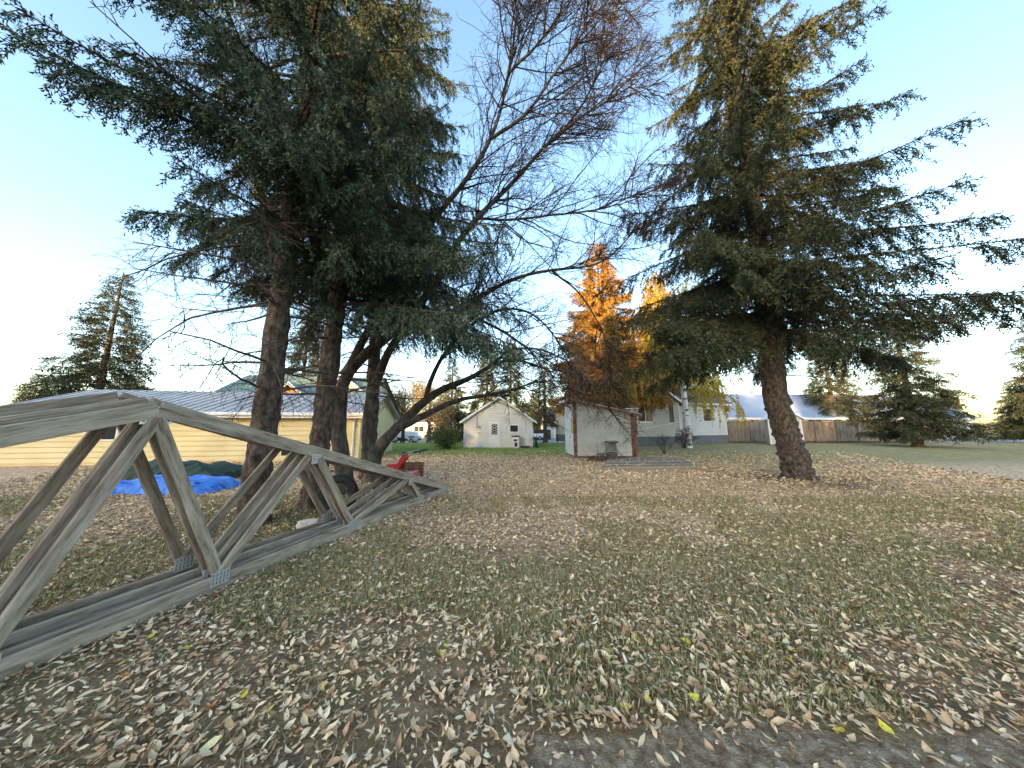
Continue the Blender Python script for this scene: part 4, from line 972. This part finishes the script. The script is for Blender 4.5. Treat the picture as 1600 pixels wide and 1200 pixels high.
# ------------------------------------------------------------------ roof trusses
def make_truss(k, label):
    """a pitched timber truss standing on its bottom chord; s runs from the far heel towards the alley"""
    H0 = Vector((-1.68, 7.27, 0)); d = Vector((-.2876, -.9578, 0)).normalized(); side = Vector((d.y, -d.x, 0))  # side points left, away from the yard
    if side.x > 0: side = -side
    off = [0, .075, .30, .46][k]; sh = [0, .03, -.05, .06][k]; lean = math.tan(R(2.5 + .5 * k)); lift = [0, .03, .06, .10][k]
    o = H0 + side * off + d * sh
    def q(s, z, w=0.0): return o + d * s + side * (z * lean + w) + Vector((0, 0, z + lift * min(1, s / 3)))
    upv = (Vector((0, 0, 1)) + side * lean).normalized()
    t = thing('roof_truss', o, label, 'truss', None)
    TH, Hc = .038, .14; S = 4.9; pitch = .316; mats = [M['wood'], M['wood2'], M['wood'], M['wood2']]
    m = mats[k]
    zt = lambda s: .205 + (s if s <= S else 2 * S - s) * pitch
    n_ = side
    def board(name, s0, z0, s1, z1, h, mat=m):
        p, r = q(s0, z0), q(s1, z1)
        ax = (r - p).normalized(); b = ax.cross(n_).normalized()
        if b.z < 0: b = -b
        ob = MB().box((0, 0, 0), (TH, (r - p).length, h)).build(name, mat, None, bevel=.004)
        ob.parent = t; c_ = (p + r) / 2 - o
        ob.matrix_local = Matrix(((n_.x, ax.x, b.x, c_.x), (n_.y, ax.y, b.y, c_.y), (n_.z, ax.z, b.z, c_.z), (0, 0, 0, 1)))
        return ob
    board('bottom_chord', -.2, .075, 2 * S + .2, .075, Hc)
    board('top_chord', -.42, zt(-.42), S + .0, zt(S), Hc); board('top_chord', S, zt(S), 2 * S + .42, zt(2 * S + .42), Hc)
    hw = .088
    B = [.87, 2.66, 4.3, 2 * S - 4.3, 2 * S - 2.66, 2 * S - .87]; T = [1.22, 3.32, 2 * S - 3.32, 2 * S - 1.22]
    webs = [(T[0], B[0]), (T[0] + .12, B[1]), (T[1] - .03, B[1] - .0), (T[1] + .12, B[2]), (S, B[2]), (S, B[3]), (T[2] - .12, B[3]), (T[2], B[4]), (T[3] - .12, B[4]), (T[3], B[5])]
    for a, b in webs: board('web', a, zt(a) - .07, b, .14, hw)
    # toothed steel plates with slots at the joints
    def plate(s, z, w, h, tilt=0.0):
        c_ = q(s, z) - n_ * (TH / 2 + .0025)
        ax = (d * math.cos(tilt) + Vector((0, 0, 1)) * math.sin(tilt)); b = ax.cross(n_).normalized()
        pl = MB().frame(c_, n_, ax, b, .004, w, h).build('steel_plate', M['plate'], t)
        sl = MB()
        for i in range(5):
            for j in range(3): sl.frame(c_ - n_ * .0026 + ax * (w * (i - 2) * .19) + b * (h * (j - 1) * .28), n_, ax, b, .0012, w * .05, h * .2)
        sl.build('plate_slots', M['plate_dark'], pl, kind='stuff')
    for s in T: plate(s + (.02 if s < S else -.02), zt(s) - .085, .13, .12, 0)
    for s in B: plate(s, .12, .15, .13)
    plate(-.06, .125, .22, .10, R(6)); plate(2 * S + .06, .125, .22, .10, -R(6)); plate(S, zt(S) - .05, .2, .16)
    return t
make_truss(0, 'grey weathered roof truss foremost in the stack, facing the lawn')
make_truss(1, 'brownish weathered roof truss second in the stack, close behind the foremost')
make_truss(3, 'brownish weathered roof truss rearmost in the stack, nearest the spruce trunks')
make_truss(2, 'grey weathered roof truss third in the stack, with a gap before it')

# ------------------------------------------------------------------ tyre leaning on the trunks
c = Vector((-3.30, 5.75, .345)); t = thing('old_tyre', (c.x, c.y, 0), 'worn black tyre standing on edge against the trunks', 'tyre')
ax = Vector((.42, -.88, .16)).normalized()
MB().lathe(c, [(.20, -.085), (.29, -.10), (.325, -.085), (.345, -.05), (.345, .05), (.325, .085), (.29, .10), (.20, .085), (.195, .07), (.27, .08), (.30, .0), (.27, -.08), (.195, -.07), (.20, -.085)], 36, ax).build('carcass', M['black'], t, smooth=True)
tr = MB()
a1 = ax.cross(Vector((0, 0, 1))).normalized(); a2 = ax.cross(a1)
for k in range(44):
    an = 2 * math.pi * k / 44; rd = a1 * math.cos(an) + a2 * math.sin(an); tg = ax.cross(rd)
    for s in (-1, 1): tr.frame(c + rd * .347 + ax * (.033 * s) + tg * .01 * s, ax, tg, rd, .045, .03, .012)
tr.build('tread', M['black'], t)

# ------------------------------------------------------------------ red tiller behind the trusses
def make_tiller():
    c = Vector((-3.2, 8.1, 0)); t = thing('garden_tiller', c, 'red garden tiller with raised black-gripped handlebars behind the trusses', 'tiller')
    f = lambda x, y, z: c + Vector((x, y, z)) * .95
    MB().box(f(.0, 0, .42), (.46, .36, .20), .1).build('engine', M['red'], t, bevel=.03)
    MB().lathe(f(-.03, 0, .50), [(.17, 0), (.17, .09), (.13, .14), (.03, .15)], 18).build('engine_cover', M['red'], t)
    MB().lathe(f(-.12, -.19, .44), [(.12, 0), (.12, .03), (.07, .05)], 18, (0, -1, .1)).build('starter_cover', M['steel'], t)
    MB().lathe(f(.22, .05, .52), [(.06, 0), (.06, .16), (.02, .17)], 12, (.2, 0, 1)).build('air_filter', M['black'], t)
    for s in (-1, 1):
        w = MB().lathe(f(-.05, s * .25, .21), [(.10, -.05), (.18, -.06), (.21, -.03), (.21, .03), (.18, .06), (.10, .05)], 20, (0, 1, 0)).build('wheel', M['black'], t)
        MB().lathe(f(-.05, s * .25, .21), [(.105, -.03), (.02, -.045), (.02, .045), (.105, .03)], 16, (0, 1, 0)).build('rim', M['red'], w)
    MB().tube([f(-.05, -.27, .21), f(-.05, .27, .21)], .02, 8).build('axle', M['steel'], t)
    MB().prism([f(.22, -.3, .18), f(.30, -.3, .40), f(.62, -.3, .42), f(.72, -.3, .2)], (0, .6, 0)).build('tine_hood', M['red'], t)
    for k in range(4):
        y = -.2 + .13 * k
        mb = MB()
        for j in range(4):
            an = j * math.pi / 2 + k * .4
            mb.beam(f(.46, y, .19), f(.46 + .19 * math.cos(an), y, .19 + .17 * math.sin(an)), .012, .05, (0, 1, 0))
        mb.build('tine', M['steel'], t)
    MB().prism([f(.05, -.14, .52), f(.20, -.14, .50), f(.40, -.14, .86), f(.27, -.14, .90)], (0, .28, 0)).build('handle_column', M['red'], t, bevel=.015)
    for s in (-1, 1):
        h = MB().tube([f(.24, s * .12, .82), f(.34, s * .2, .93), f(.50, s * .27, .98), f(.72, s * .30, 1.0)], .016, 8).build('handlebar', M['steel'], t)
        MB().tube([f(.66, s * .295, .996), f(.86, s * .31, 1.02)], .023, 8).build('grip', M['black'], h)
    MB().tube([f(.33, -.19, .92), f(.33, .19, .92)], .014, 8).build('handle_crossbar', M['black'], t)
    MB().box(f(.30, 0, .94), (.10, .10, .07)).build('throttle_box', M['black'], t)
    MB().box(f(-.34, 0, .30), (.24, .3, .1)).build('front_bracket', M['red'], t, bevel=.01)
make_tiller()
# slatted wooden crate
c = Vector((-3.02, 9.0, 0)); t = thing('slatted_crate', c, 'reddish brown slatted crate beside the red tiller', 'crate')
Lc, Wc, Hc_ = .62, .5, .52; a = .12
X_ = Vector((math.cos(a), math.sin(a), 0)); Y_ = Vector((-math.sin(a), math.cos(a), 0))
for sx in (-1, 0, 1):
    for sy in (-1, 1): MB().frame(c + X_ * (sx * (Lc / 2 - .03)) + Y_ * (sy * (Wc / 2 - .02)) + Vector((0, 0, Hc_ / 2)), X_, Y_, (0, 0, 1), .07, .03, Hc_).build('upright', M['crate'], t)
for k in range(6):
    z = .05 + k * .09
    for sy in (-1, 1): MB().frame(c + Y_ * (sy * (Wc / 2 + .006)) + Vector((0, 0, z)), X_, Y_, (0, 0, 1), Lc, .02, .055).build('slat', M['crate'], t)
    for sx in (-1, 1): MB().frame(c + X_ * (sx * (Lc / 2 + .011)) + Vector((0, 0, z)), X_, Y_, (0, 0, 1), .02, Wc - .03, .055).build('slat', M['crate'], t)

# ------------------------------------------------------------------ junk under the spruces: tarps, planks
def mound(name, label, cat, c, sx, sy, h, mat, seed, group=None):
    rg2 = np.random.default_rng(seed); n, m = 22, 16
    mb = MB(); ph = rg2.random(8) * 6
    for j in range(m + 1):
        for i in range(n + 1):
            x, y = i / n * 2 - 1, j / m * 2 - 1
            e = max(abs(x), abs(y)); z = h * max(0, 1 - e ** 3.5) ** .6
            z *= .8 + .16 * math.sin(x * 5 + ph[0]) * math.cos(y * 4 + ph[1]) + .08 * math.sin(x * 11 + y * 7 + ph[2])
            mb.v.append((c[0] + x * sx + .03 * rg2.normal(), c[1] + y * sy + .03 * rg2.normal(), max(0.01, z) + .012 * rg2.random()))
    for j in range(m):
        for i in range(n): mb.f.append((j * (n + 1) + i, j * (n + 1) + i + 1, (j + 1) * (n + 1) + i + 1, (j + 1) * (n + 1) + i))
    return tag(mb.build(name, mat), label, cat, group)
mound('blue_tarp', 'crumpled bright blue tarp on the ground left of spruces', 'tarp', (-8.75, 7.8), 1.4, .6, .40, M['tarp'], 1)
mound('blue_tarp', 'small folded blue tarp scrap behind the spruce trunk', 'tarp', (-6.9, 9.6), .35, .25, .35, M['tarp'], 2)
mound('covered_pile', 'dark green covered heap behind the blue tarp', 'pile', (-10.4, 9.3), 1.9, .7, .62, M['darkgreen'], 3)
rg2 = random.Random(5)
for k in range(7):
    p0 = Vector((-7.6 + .1 * k, 10.6 + .12 * k, .10 + .075 * (k // 2)))
    dd = Vector((1, .12 + rg2.uniform(-.12, .12), 0)).normalized() * rg2.uniform(2.0, 3.0)
    tag(MB().beam(p0, p0 + dd, .14, .05).build('loose_plank', M['wood2'] if k % 2 else M['wood'], bevel=.004), 'loose grey plank in the low lumber pile by the yellow garage', 'plank', 'planks of the lumber pile')
# chunks of broken concrete at the foot of the spruces
for k, (x, y, s) in enumerate([(-3.2, 4.9, .20), (-2.95, 4.65, .14)]):
    bm = bmesh.new(); bmesh.ops.create_icosphere(bm, subdivisions=2, radius=1)
    for v in bm.verts: v.co *= 1 + .18 * math.sin(v.co.x * 5 + k) * math.cos(v.co.y * 4); v.co.x *= s; v.co.y *= s * .8; v.co.z = v.co.z * s * .5 + s * .3
    me = bpy.data.meshes.new('stone'); bm.to_mesh(me); bm.free(); o = link('stone', me, M['stone']); o.location = (x, y, 0)
    tag(o, ['larger brown stone lying under the truss webs', 'smaller brown stone lying under the truss webs'][k], 'stone')

# ------------------------------------------------------------------ wooden platform in the grass
def platform():
    P = [Vector((3.35, 11.05, 0)), Vector((7.15, 11.35, 0)), Vector((8.1, 14.6, 0)), Vector((4.7, 14.5, 0))]
    t = thing('wooden_platform', (5.6, 12.8, 0), 'low grey plank platform lying on the grass in front of shed', 'platform')
    N = 22; rg3 = random.Random(8)
    for k in range(N):
        f0, f1 = k / N, (k + 1) / N - .004
        q0 = P[0].lerp(P[3], f0); q1 = P[1].lerp(P[2], f0); q2 = P[1].lerp(P[2], f1); q3 = P[0].lerp(P[3], f1)
        z = .135 + rg3.uniform(-.006, .006); up = Vector((0, 0, z))
        e0 = (q1 - q0) * rg3.uniform(-.006, .01); e1 = (q1 - q0) * rg3.uniform(-.01, .006)
        MB().prism([q0 + e0 + up, q1 + e1 + up, q2 + e1 + up, q3 + e0 + up], (0, 0, -.035)).build('plank', M['deck'] if rg3.random() < .7 else M['wood'], t)
    for a, b, nm in ((0, 1, 'edge_beam'), (1, 2, 'edge_beam'), (2, 3, 'edge_beam'), (3, 0, 'edge_beam')):
        MB().beam(P[a] + Vector((0, 0, .048)), P[b] + Vector((0, 0, .048)), .05, .10).build(nm, M['wood2'], t)
platform()
# brush heap by the shed
rng = np.random.default_rng(71); t = thing('brush_heap', (4.55, 14.3, 0), 'heap of dead leaves and sticks between shed and platform', 'heap')
n = 90; s = np.stack([4.55 + rng.normal(size=n) * .5, 14.3 + rng.normal(size=n) * .35, .02 + .16 * rng.random(n)], 1)
P1 = curves(rng, s, unit(rng.normal(size=(n, 3)) * [1, .6, .22]), .4 + .8 * rng.random(n), 6, .12, (0, 0, -.01)); P1[..., 2] = np.maximum(P1[..., 2], .01)
V, Q = tubes(P1, .012, .005, 4); np_mesh('sticks', V, Q, M['deadtwig'], t, kind='stuff')
n = 1800; pos = np.stack([4.55 + rng.normal(size=n) * .55, 14.3 + rng.normal(size=n) * .36, np.zeros(n)], 1)
h = .26 * np.exp(-(((pos[:, 0] - 4.55) / .7) ** 2 + ((pos[:, 1] - 14.3) / .45) ** 2)); pos[:, 2] = .01 + h * rng.random(n)
V, T = rhombs(rng, pos, unit(rng.normal(size=(n, 3)) * [1, 1, .4]), .07 + .04 * rng.random(n), .04); V[:, 2] = np.maximum(V[:, 2], .005)
np_mesh('dead_leaves', V, T, M['dryleaf'], t, kind='stuff')
tag(MB().beam((4.2, 14.75, .27), (5.25, 14.85, .30), .16, .045).build('grey_board', M['deck'], bevel=.005), 'short grey board lying on the brush heap before the drum', 'board')

# small bare shrub on the lawn, rose bush by the birch
def bare_shrub(label, base, n, h, seed, mat, leaf=None, name='bare_shrub'):
    rng = np.random.default_rng(seed); base = np.array(base, float); t = thing(name, base, label, 'shrub')
    d = unit(rng.normal(size=(n, 3)) * [.5, .5, .1] + [0, 0, 1]); s = base + rng.normal(size=(n, 3)) * [.06, .06, 0]
    P1 = curves(rng, s - [0, 0, .03], d, h * (.6 + .5 * rng.random(n)), 7, .14, (0, 0, 0)); P2 = grow(rng, P1, 6, .25 * h, .5 * h, 45, 5, .16, (0, 0, .02), .35); P3 = grow(rng, P2, 4, .1 * h, .25 * h, 45, 4, .16, (0, 0, 0), .2)
    V, Q = join([tubes(P1, .016, .007, 4), tubes(P2, .007, .004, 3), tubes(P3, .005, .003, 3)]); np_mesh('stems', V, Q, M[mat], t, kind='stuff')
    if leaf:
        pos = np.concatenate([P3[:, -1], P3[:, 1], P2[:, 3]]); V, T = rhombs(rng, pos, unit(rng.normal(size=pos.shape)), .09, .05); np_mesh('leaves', V, T, M[leaf], t, kind='stuff')
bare_shrub('spindly bare grey shrub alone on the straw-coloured grass', (9.0, 17.6, 0), 7, 1.35, 81, 'deadtwig')
bare_shrub('dark thorny bush growing at the foot of the birch', (13.2, 22.7, 0), 14, 1.5, 82, 'twig', 'dryleaf', 'thorny_bush')
bare_shrub('small leafy weed clump at the foot of the fence', (20.6, 29.6, 0), 10, .7, 83, 'twig', 'shrub', 'weed_clump')
# a small steel stake marker on the far lawn
tag(MB().tube([(5.15, 33.5, -.15), (5.15, 33.5, .45)], .045, 8).build('utility_marker', M['black']), 'short black marker stake on the far lawn edge', 'stake')

# ------------------------------------------------------------------ cars in the street
def car(label, loc, rz, kind, paint, name, dark):
    t = thing(name, (0, 0, 0), label, 'car' if kind == 'suv' else 'truck')
    if kind == 'suv':
        prof = [(-2.25, .38), (-2.28, .72), (-2.2, .98), (-2.0, 1.05), (-1.85, 1.52), (-1.6, 1.68), (.25, 1.70), (.62, 1.62), (1.15, 1.10), (1.95, .98), (2.22, .82), (2.28, .45), (2.15, .34), (-2.1, .34)]
        wb = (-1.4, 1.42); cab = [(-1.78, 1.12), (-1.62, 1.50), (-.75, 1.54), (-.75, 1.12)], [(-.66, 1.12), (-.66, 1.54), (.22, 1.55), (.22, 1.12)], [(.31, 1.12), (.31, 1.54), (.55, 1.50), (1.0, 1.13)]
    else:
        prof = [(-2.7, .5), (-2.72, 1.0), (-2.6, 1.08), (-.65, 1.08), (-.60, 1.75), (-.45, 1.85), (.75, 1.85), (1.0, 1.78), (1.5, 1.18), (2.55, 1.08), (2.72, .85), (2.72, .5), (2.5, .42), (-2.5, .42)]
        wb = (-1.75, 1.75); cab = [(-.5, 1.2), (-.42, 1.7), (.2, 1.72), (.2, 1.2)], [(.3, 1.2), (.3, 1.72), (.92, 1.68), (1.35, 1.22)]
    w = .92
    mb = MB(); n = len(prof); vs = []
    for y, k in ((-w, 1), (-w * .9, 0), (w * .9, 0), (w, 1)): pass
    lay = [(-w * .86, 1.03), (-w, 1.0), (w, 1.0), (w * .86, 1.03)]
    cx, cz = 0, .9
    for y, sc in ((-w, .0), (w, .0)):
        pass
    for yy in (-1, -.94, .94, 1):
        for x, z in prof:
            tuck = .78 if z > 1.2 else 1.0
            ins = .985 if abs(yy) == 1 else 1.0
            vs.append((x * ins, yy * w * tuck, cz + (z - cz) * ins))
    fs = [tuple(range(n)), tuple(range(4 * n - 1, 3 * n - 1, -1))]
    for r in range(3):
        for i in range(n): fs.append((r * n + i, r * n + (i + 1) % n, (r + 1) * n + (i + 1) % n, (r + 1) * n + i))
    mb.add(vs, fs).build('body', paint, t, bevel=.03)
    for s in (-1, 1):
        for q in cab: MB().prism([(x, s * w * .785, z) for x, z in q], (0, s * .012, 0)).build('side_window', M['glass'], t)
        # dark splashes of mud or trim along the flanks
        if dark:
            MB().prism([(-1.0, s * (w + .002), .36), (-.9, s * (w + .002), .62), (.5, s * (w + .002), .86), (1.0, s * (w + .002), .62), (1.0, s * (w + .002), .36)], (0, s * .01, 0)).build('flank_panel', M['black'], t)
            MB().prism([(-1.9, s * (w + .002), .84), (-1.75, s * (w + .002), 1.0), (-1.1, s * (w + .002), .96), (-.95, s * (w + .002), .78)], (0, s * .01, 0)).build('arch_trim', M['black'], t)
            MB().prism([(.95, s * (w + .002), .80), (1.1, s * (w + .002), .93), (1.75, s * (w + .002), .90), (1.9, s * (w + .002), .78)], (0, s * .01, 0)).build('arch_trim', M['black'], t)
        for x in wb:
            wh = MB().lathe((x, s * (w - .1), .36), [(.12, -.11), (.33, -.12), (.36, -.08), (.36, .08), (.33, .12), (.12, .11)], 20, (0, 1, 0)).build('wheel', M['black'], t)
            MB().lathe((x, s * (w - .1), .36), [(.22, -.115), (.20, -.125), (.04, -.10), (.04, .10), (.20, .125), (.22, .115)], 14, (0, 1, 0)).build('rim', M['steel'], wh)
        MB().box((prof[10][0] - .03, s * .68, .80), (.10, .3, .14)).build('headlight', M['glass'], t)
        MB().box((prof[1][0] + .02, s * .76, .92), (.08, .16, .26)).build('tail_light', M['red'], t)
        MB().box((.85 if kind == 'suv' else 1.25, s * (w + .08), 1.14), (.16, .16, .12)).build('mirror', M['black'], t)
    MB().box((prof[11][0] - .02, 0, .48), (.12, 1.7, .2)).build('bumper', M['black'], t); MB().box((prof[0][0] + .02, 0, .48), (.12, 1.7, .2)).build('bumper', M['black'], t)
    t.location = loc; t.rotation_euler.z = rz
    return t
car('white and black sport utility car parked beyond the green lawn', (-15.3, 41.6, -.645), R(182), 'suv', M['carwhite'], 'parked_car', True)
car('white pickup truck parked in the street right of the garage', (3.2, 52.5, -.645), R(175), 'pickup', M['carwhite'], 'parked_truck', False)
car('dark hatchback parked ahead of the white and black car', (-9.6, 45.8, -.645), R(2), 'suv', M['roof_d'], 'parked_car', False)
# ------------------------------------------------------------------ fallen leaves and grass
def vnoise(x, y, s, seed):
    """smooth value noise for patchiness"""
    g = np.random.default_rng(seed).random((64, 64)); x, y = x * s + 31.7, y * s + 17.3
    i, j = np.floor(x).astype(int), np.floor(y).astype(int); fx, fy = x - i, y - j; fx = fx * fx * (3 - 2 * fx); fy = fy * fy * (3 - 2 * fy)
    a = g[i % 64, j % 64] * (1 - fx) + g[(i + 1) % 64, j % 64] * fx; b = g[i % 64, (j + 1) % 64] * (1 - fx) + g[(i + 1) % 64, (j + 1) % 64] * fx
    return a * (1 - fy) + b * fy
rng = np.random.default_rng(91)
def in_yard(x, y):
    """ground that is open: not under the shed, platform or asphalt"""
    ok = np.ones(len(x), bool)
    ok &= ~((x > 3.2) & (x < 6.5) & (y > 15.4))
    inpl = (y > 11.0) & (y < 14.6) & (x > 3.35 + (y - 11.05) * .39) & (x < 7.15 + (y - 11.35) * .29)
    ok &= ~inpl
    return ok
def scatter(n, y0, y1, half0, half1, power=1.0):
    y = y0 + (y1 - y0) * rng.random(n) ** power; hw = half0 + (half1 - half0) * (y - y0) / (y1 - y0)
    x = (rng.random(n) * 2 - 1) * hw; return x, y
def leaf_dir(n, tilt):
    an = rng.random(n) * 6.283; d = np.stack([np.cos(an), np.sin(an), rng.normal(size=n) * tilt], 1)
    up = unit(np.stack([rng.normal(size=n) * tilt, rng.normal(size=n) * tilt, np.ones(n)], 1)); d = unit(d - (d * up).sum(1, keepdims=True) * up)
    return d, up
parts = []
# near and middle distance: curled leaves
for n, y0, y1, h0, h1, pw in ((37000, .7, 4.3, 3.2, 8.4, .9),):
    x, y = scatter(n, y0, y1, h0, h1, pw)
    dens = .36 + .85 * vnoise(x, y, 1.0, 1) + .45 * (vnoise(x, y, 3.4, 2) - .3)
    dens *= np.where((x > .1) & (y < 1.78), .16, 1.0)
    dens *= 1 - .75 * np.exp(-((x - 9) ** 2 + (y - 9.2) ** 2) / 3.5)
    k = (rng.random(n) < dens) & in_yard(x, y); x, y = x[k], y[k]; n = len(x)
    d, up = leaf_dir(n, .33); L = np.where(rng.random(n) < .45, .022 + .02 * rng.random(n), .036 + .044 * rng.random(n) ** 1.4); L *= np.where(y < 4, 1, 1.08); W = L * (.26 + .26 * rng.random(n))
    z = .006 + .026 * rng.random(n) + np.abs(d[:, 2]) * L * .5
    parts.append(leaves8(rng, np.stack([x, y, z], 1), d, L, W, (rng.random(n) * 1.9 - .7), up))
n = 58000; x, y = scatter(n, 4.2, 9.2, 8.5, 16.0, .9); dens = .45 + .6 * vnoise(x, y, .9, 1) + .4 * (vnoise(x, y, 3.1, 2) - .3); dens *= 1 - .75 * np.exp(-((x - 9) ** 2 + (y - 9.2) ** 2) / 3.5)
k = (rng.random(n) < dens) & in_yard(x, y); x, y = x[k], y[k]; n = len(x); d, up = leaf_dir(n, .5); L = .03 + .05 * rng.random(n) ** 1.3
parts.append(rhombs(rng, np.stack([x, y, .008 + .03 * rng.random(n)], 1), d, L, L * (.35 + .25 * rng.random(n)), .45))
# crumbled small pieces between them
n = 40000; x, y = scatter(n, .8, 9.0, 3.2, 16.0, .8); k = in_yard(x, y) & ((y > 1.8) | (x < .1)); x, y = x[k], y[k]; n = len(x); d, up = leaf_dir(n, .5)
V, T = rhombs(rng, np.stack([x, y, .004 + .02 * rng.random(n)], 1), d, .014 + .026 * rng.random(n), .012 + .01 * rng.random(n), .4); parts.append((V, T))
V, T = join(parts); V[:, 2] = np.maximum(V[:, 2], .002)
np_mesh('leaf_litter', V, T, M['litter'], kind='stuff')
n = 42000; x, y = scatter(n, 8.6, 20, 15, 22, .9)
k = in_yard(x, y) & (rng.random(n) < np.where(y > 17, .35, 1) * np.where((x > 6) & (y > 12), .5, 1)); x, y = x[k], y[k]; n = len(x)
d, up = leaf_dir(n, .4)
V, T = rhombs(rng, np.stack([x, y, .012 + .03 * rng.random(n)], 1), d, .075 + .05 * rng.random(n), .05, .35); V[:, 2] = np.maximum(V[:, 2], .003)
np_mesh('leaf_litter', V, T, M['litter'], kind='stuff')
# a few leaves on the platform
n = 160; f = rng.random((n, 2)); x = 3.5 + f[:, 0] * 3.4 + f[:, 1] * 1.1; y = 11.2 + f[:, 1] * 3.1; d, up = leaf_dir(n, .2)
V, T = rhombs(rng, np.stack([x, y, .15 + .01 * rng.random(n)], 1), d, .08 + .04 * rng.random(n), .05, .3); V[:, 2] = np.maximum(V[:, 2], .145); np_mesh('leaves_on_platform', V, T, M['litter'], kind='stuff')

def blades(n, y0, y1, h0, h1, hlo, hhi, mat, mask, pw=1.0, w=.004, lie=.9):
    x, y = scatter(n, y0, y1, h0, h1, pw); k = mask(x, y) & in_yard(x, y); x, y = x[k], y[k]; n = len(x)
    an = rng.random(n) * 6.283; ln = rng.random(n) * lie; H = hlo + (hhi - hlo) * rng.random(n)
    b = np.stack([x, y, np.full(n, -.002)], 1); t = np.stack([np.cos(an) * ln, np.sin(an) * ln, np.ones(n)], 1)
    s = np.stack([-np.sin(an), np.cos(an), np.zeros(n)], 1) * w
    m = b + t * [.35, .35, .62] * H[:, None]; e = b + t * [.95, .95, .9] * H[:, None]
    m = b + (m - b) * .8
    V = np.stack([b, m + s, m - s, e], 1).reshape(-1, 3); i = np.arange(n)[:, None] * 4
    T = np.concatenate([i + [[0, 1, 2]], i + [[2, 1, 3]]], 1).reshape(-1, 3)
    np_mesh('grass', V, T, M[mat], kind='stuff')
blades(150000, .9, 7.0, 3.2, 12, .035, .095, 'grass', lambda x, y: (vnoise(x, y, .8, 5) + .35 * vnoise(x, y, 2.7, 6) + np.where(x > .2, .12, 0) > .60) & ~((y < 1.86) & (x > .0)) & (rng.random(len(x)) < 1), .9, .0034)
blades(38000, .9, 8.0, 3.2, 13, .02, .05, 'straw', lambda x, y: (vnoise(x, y, 1.3, 15) > .2) & ~((y < 1.8) & (x > .0)), .85, .0035, 3.0)
blades(16000, 7.0, 17.0, 12, 16, .03, .075, 'grass', lambda x, y: vnoise(x, y, .6, 7) + .3 * vnoise(x, y, 2, 8) + .02 * x > .78, 1, .008)
blades(20000, 17.0, 30.0, 16, 16, .05, .12, 'grass_far', lambda x, y: (x < 5.5) & (vnoise(x, y, .7, 9) + (y - 17) * .12 > .5), 1, .016)

# pebbles on the worn alley edge
n = 700; x = .1 + rng.random(n) * 5; y = .9 + rng.random(n) * .85; bm = bmesh.new(); bmesh.ops.create_icosphere(bm, subdivisions=1, radius=1)
iv = np.array([v.co for v in bm.verts]); it = np.array([[v.index for v in f.verts] for f in bm.faces]); bm.free()
r = .003 + .009 * rng.random(n) ** 3; V = np.stack([x, y, .008 + r * .3], 1)[:, None] + iv[None] * (r[:, None] * np.array([1, .8, .6]))[:, None] * (.8 + .4 * rng.random((n, len(iv), 1)))
np_mesh('gravel', V.reshape(-1, 3), (np.arange(n)[:, None, None] * len(iv) + it[None]).reshape(-1, 3), M['stone'], kind='stuff')

# the nearest leaves, each its own object
kinds = [('pale tan curled dry leaf on the near grass', 'pale', [(.56, .42, .26), (.70, .56, .37)], 150, .062),
         ('dull brown curled dry leaf on the near grass', 'brown', [(.20, .125, .075), (.33, .22, .14)], 60, .060),
         ('pinkish beige dry leaf on the near grass', 'pink', [(.50, .31, .18), (.62, .42, .27)], 44, .058),
         ('bright yellow freshly fallen leaf on the near grass', 'yellow', [(.58, .48, .04), (.74, .64, .10)], 30, .066),
         ('pale lemon fallen leaf on the near grass', 'lemon', [(.62, .57, .27), (.72, .68, .40)], 10, .064),
         ('rusty orange fallen leaf on the near grass', 'orange', [(.40, .15, .05), (.52, .24, .08)], 6, .055)]
for label, nm, cols, cnt, size in kinds:
    mt = pmat('leaf_' + nm, cols, 30, 4, .7, .3, 120)
    metas = []
    for v in range(4):
        L = np.array([1.0]); V, T = leaves8(rng, np.zeros((1, 3)), np.array([[0, 1., 0]]), L, np.array([.44 + .05 * v]), np.array([.25 + .3 * v if nm not in ('yellow', 'lemon') else .12 + .1 * v]), np.array([[0, 0, 1.]]))
        me = bpy.data.meshes.new('fallen_leaf'); me.from_pydata([tuple(p) for p in V], [], [tuple(f) for f in T]); me.materials.append(mt); metas.append(me)
    for k in range(cnt):
        y = .98 + 1.6 * rng.random(); x = (rng.random() * 2 - 1) * (y * 1.15 + .15)
        if x > .15 and y < 1.78 and rng.random() < .75: y = 1.85 + rng.random() * .75
        o = bpy.data.objects.new('fallen_leaf', metas[k % 4]); COL.objects.link(o)
        s = size * rng.uniform(.8, 1.3)
        o.location = (x, y, .026 + .016 * rng.random()); o.scale = (s * rng.uniform(.85, 1.2), s, s); o.rotation_euler = (rng.normal() * .28, rng.normal() * .28, rng.random() * 6.28)
        tag(o, label, 'leaf', nm + ' leaves lying near the alley edge')

# fallen twigs
n = 260; x, y = scatter(n, 1.0, 9.0, 3.2, 15, .8); an = rng.random(n) * 6.283
P1 = curves(rng, np.stack([x, y, .02 + .02 * rng.random(n)], 1), np.stack([np.cos(an), np.sin(an), np.zeros(n)], 1), .08 + .35 * rng.random(n) ** 2, 5, .18, (0, 0, 0)); P1[..., 2] = .014 + .012 * rng.random(P1.shape[:2])
V, Q = tubes(P1, .0032, .0018, 4); np_mesh('fallen_twigs', V, Q, M['deadtwig'], kind='stuff')
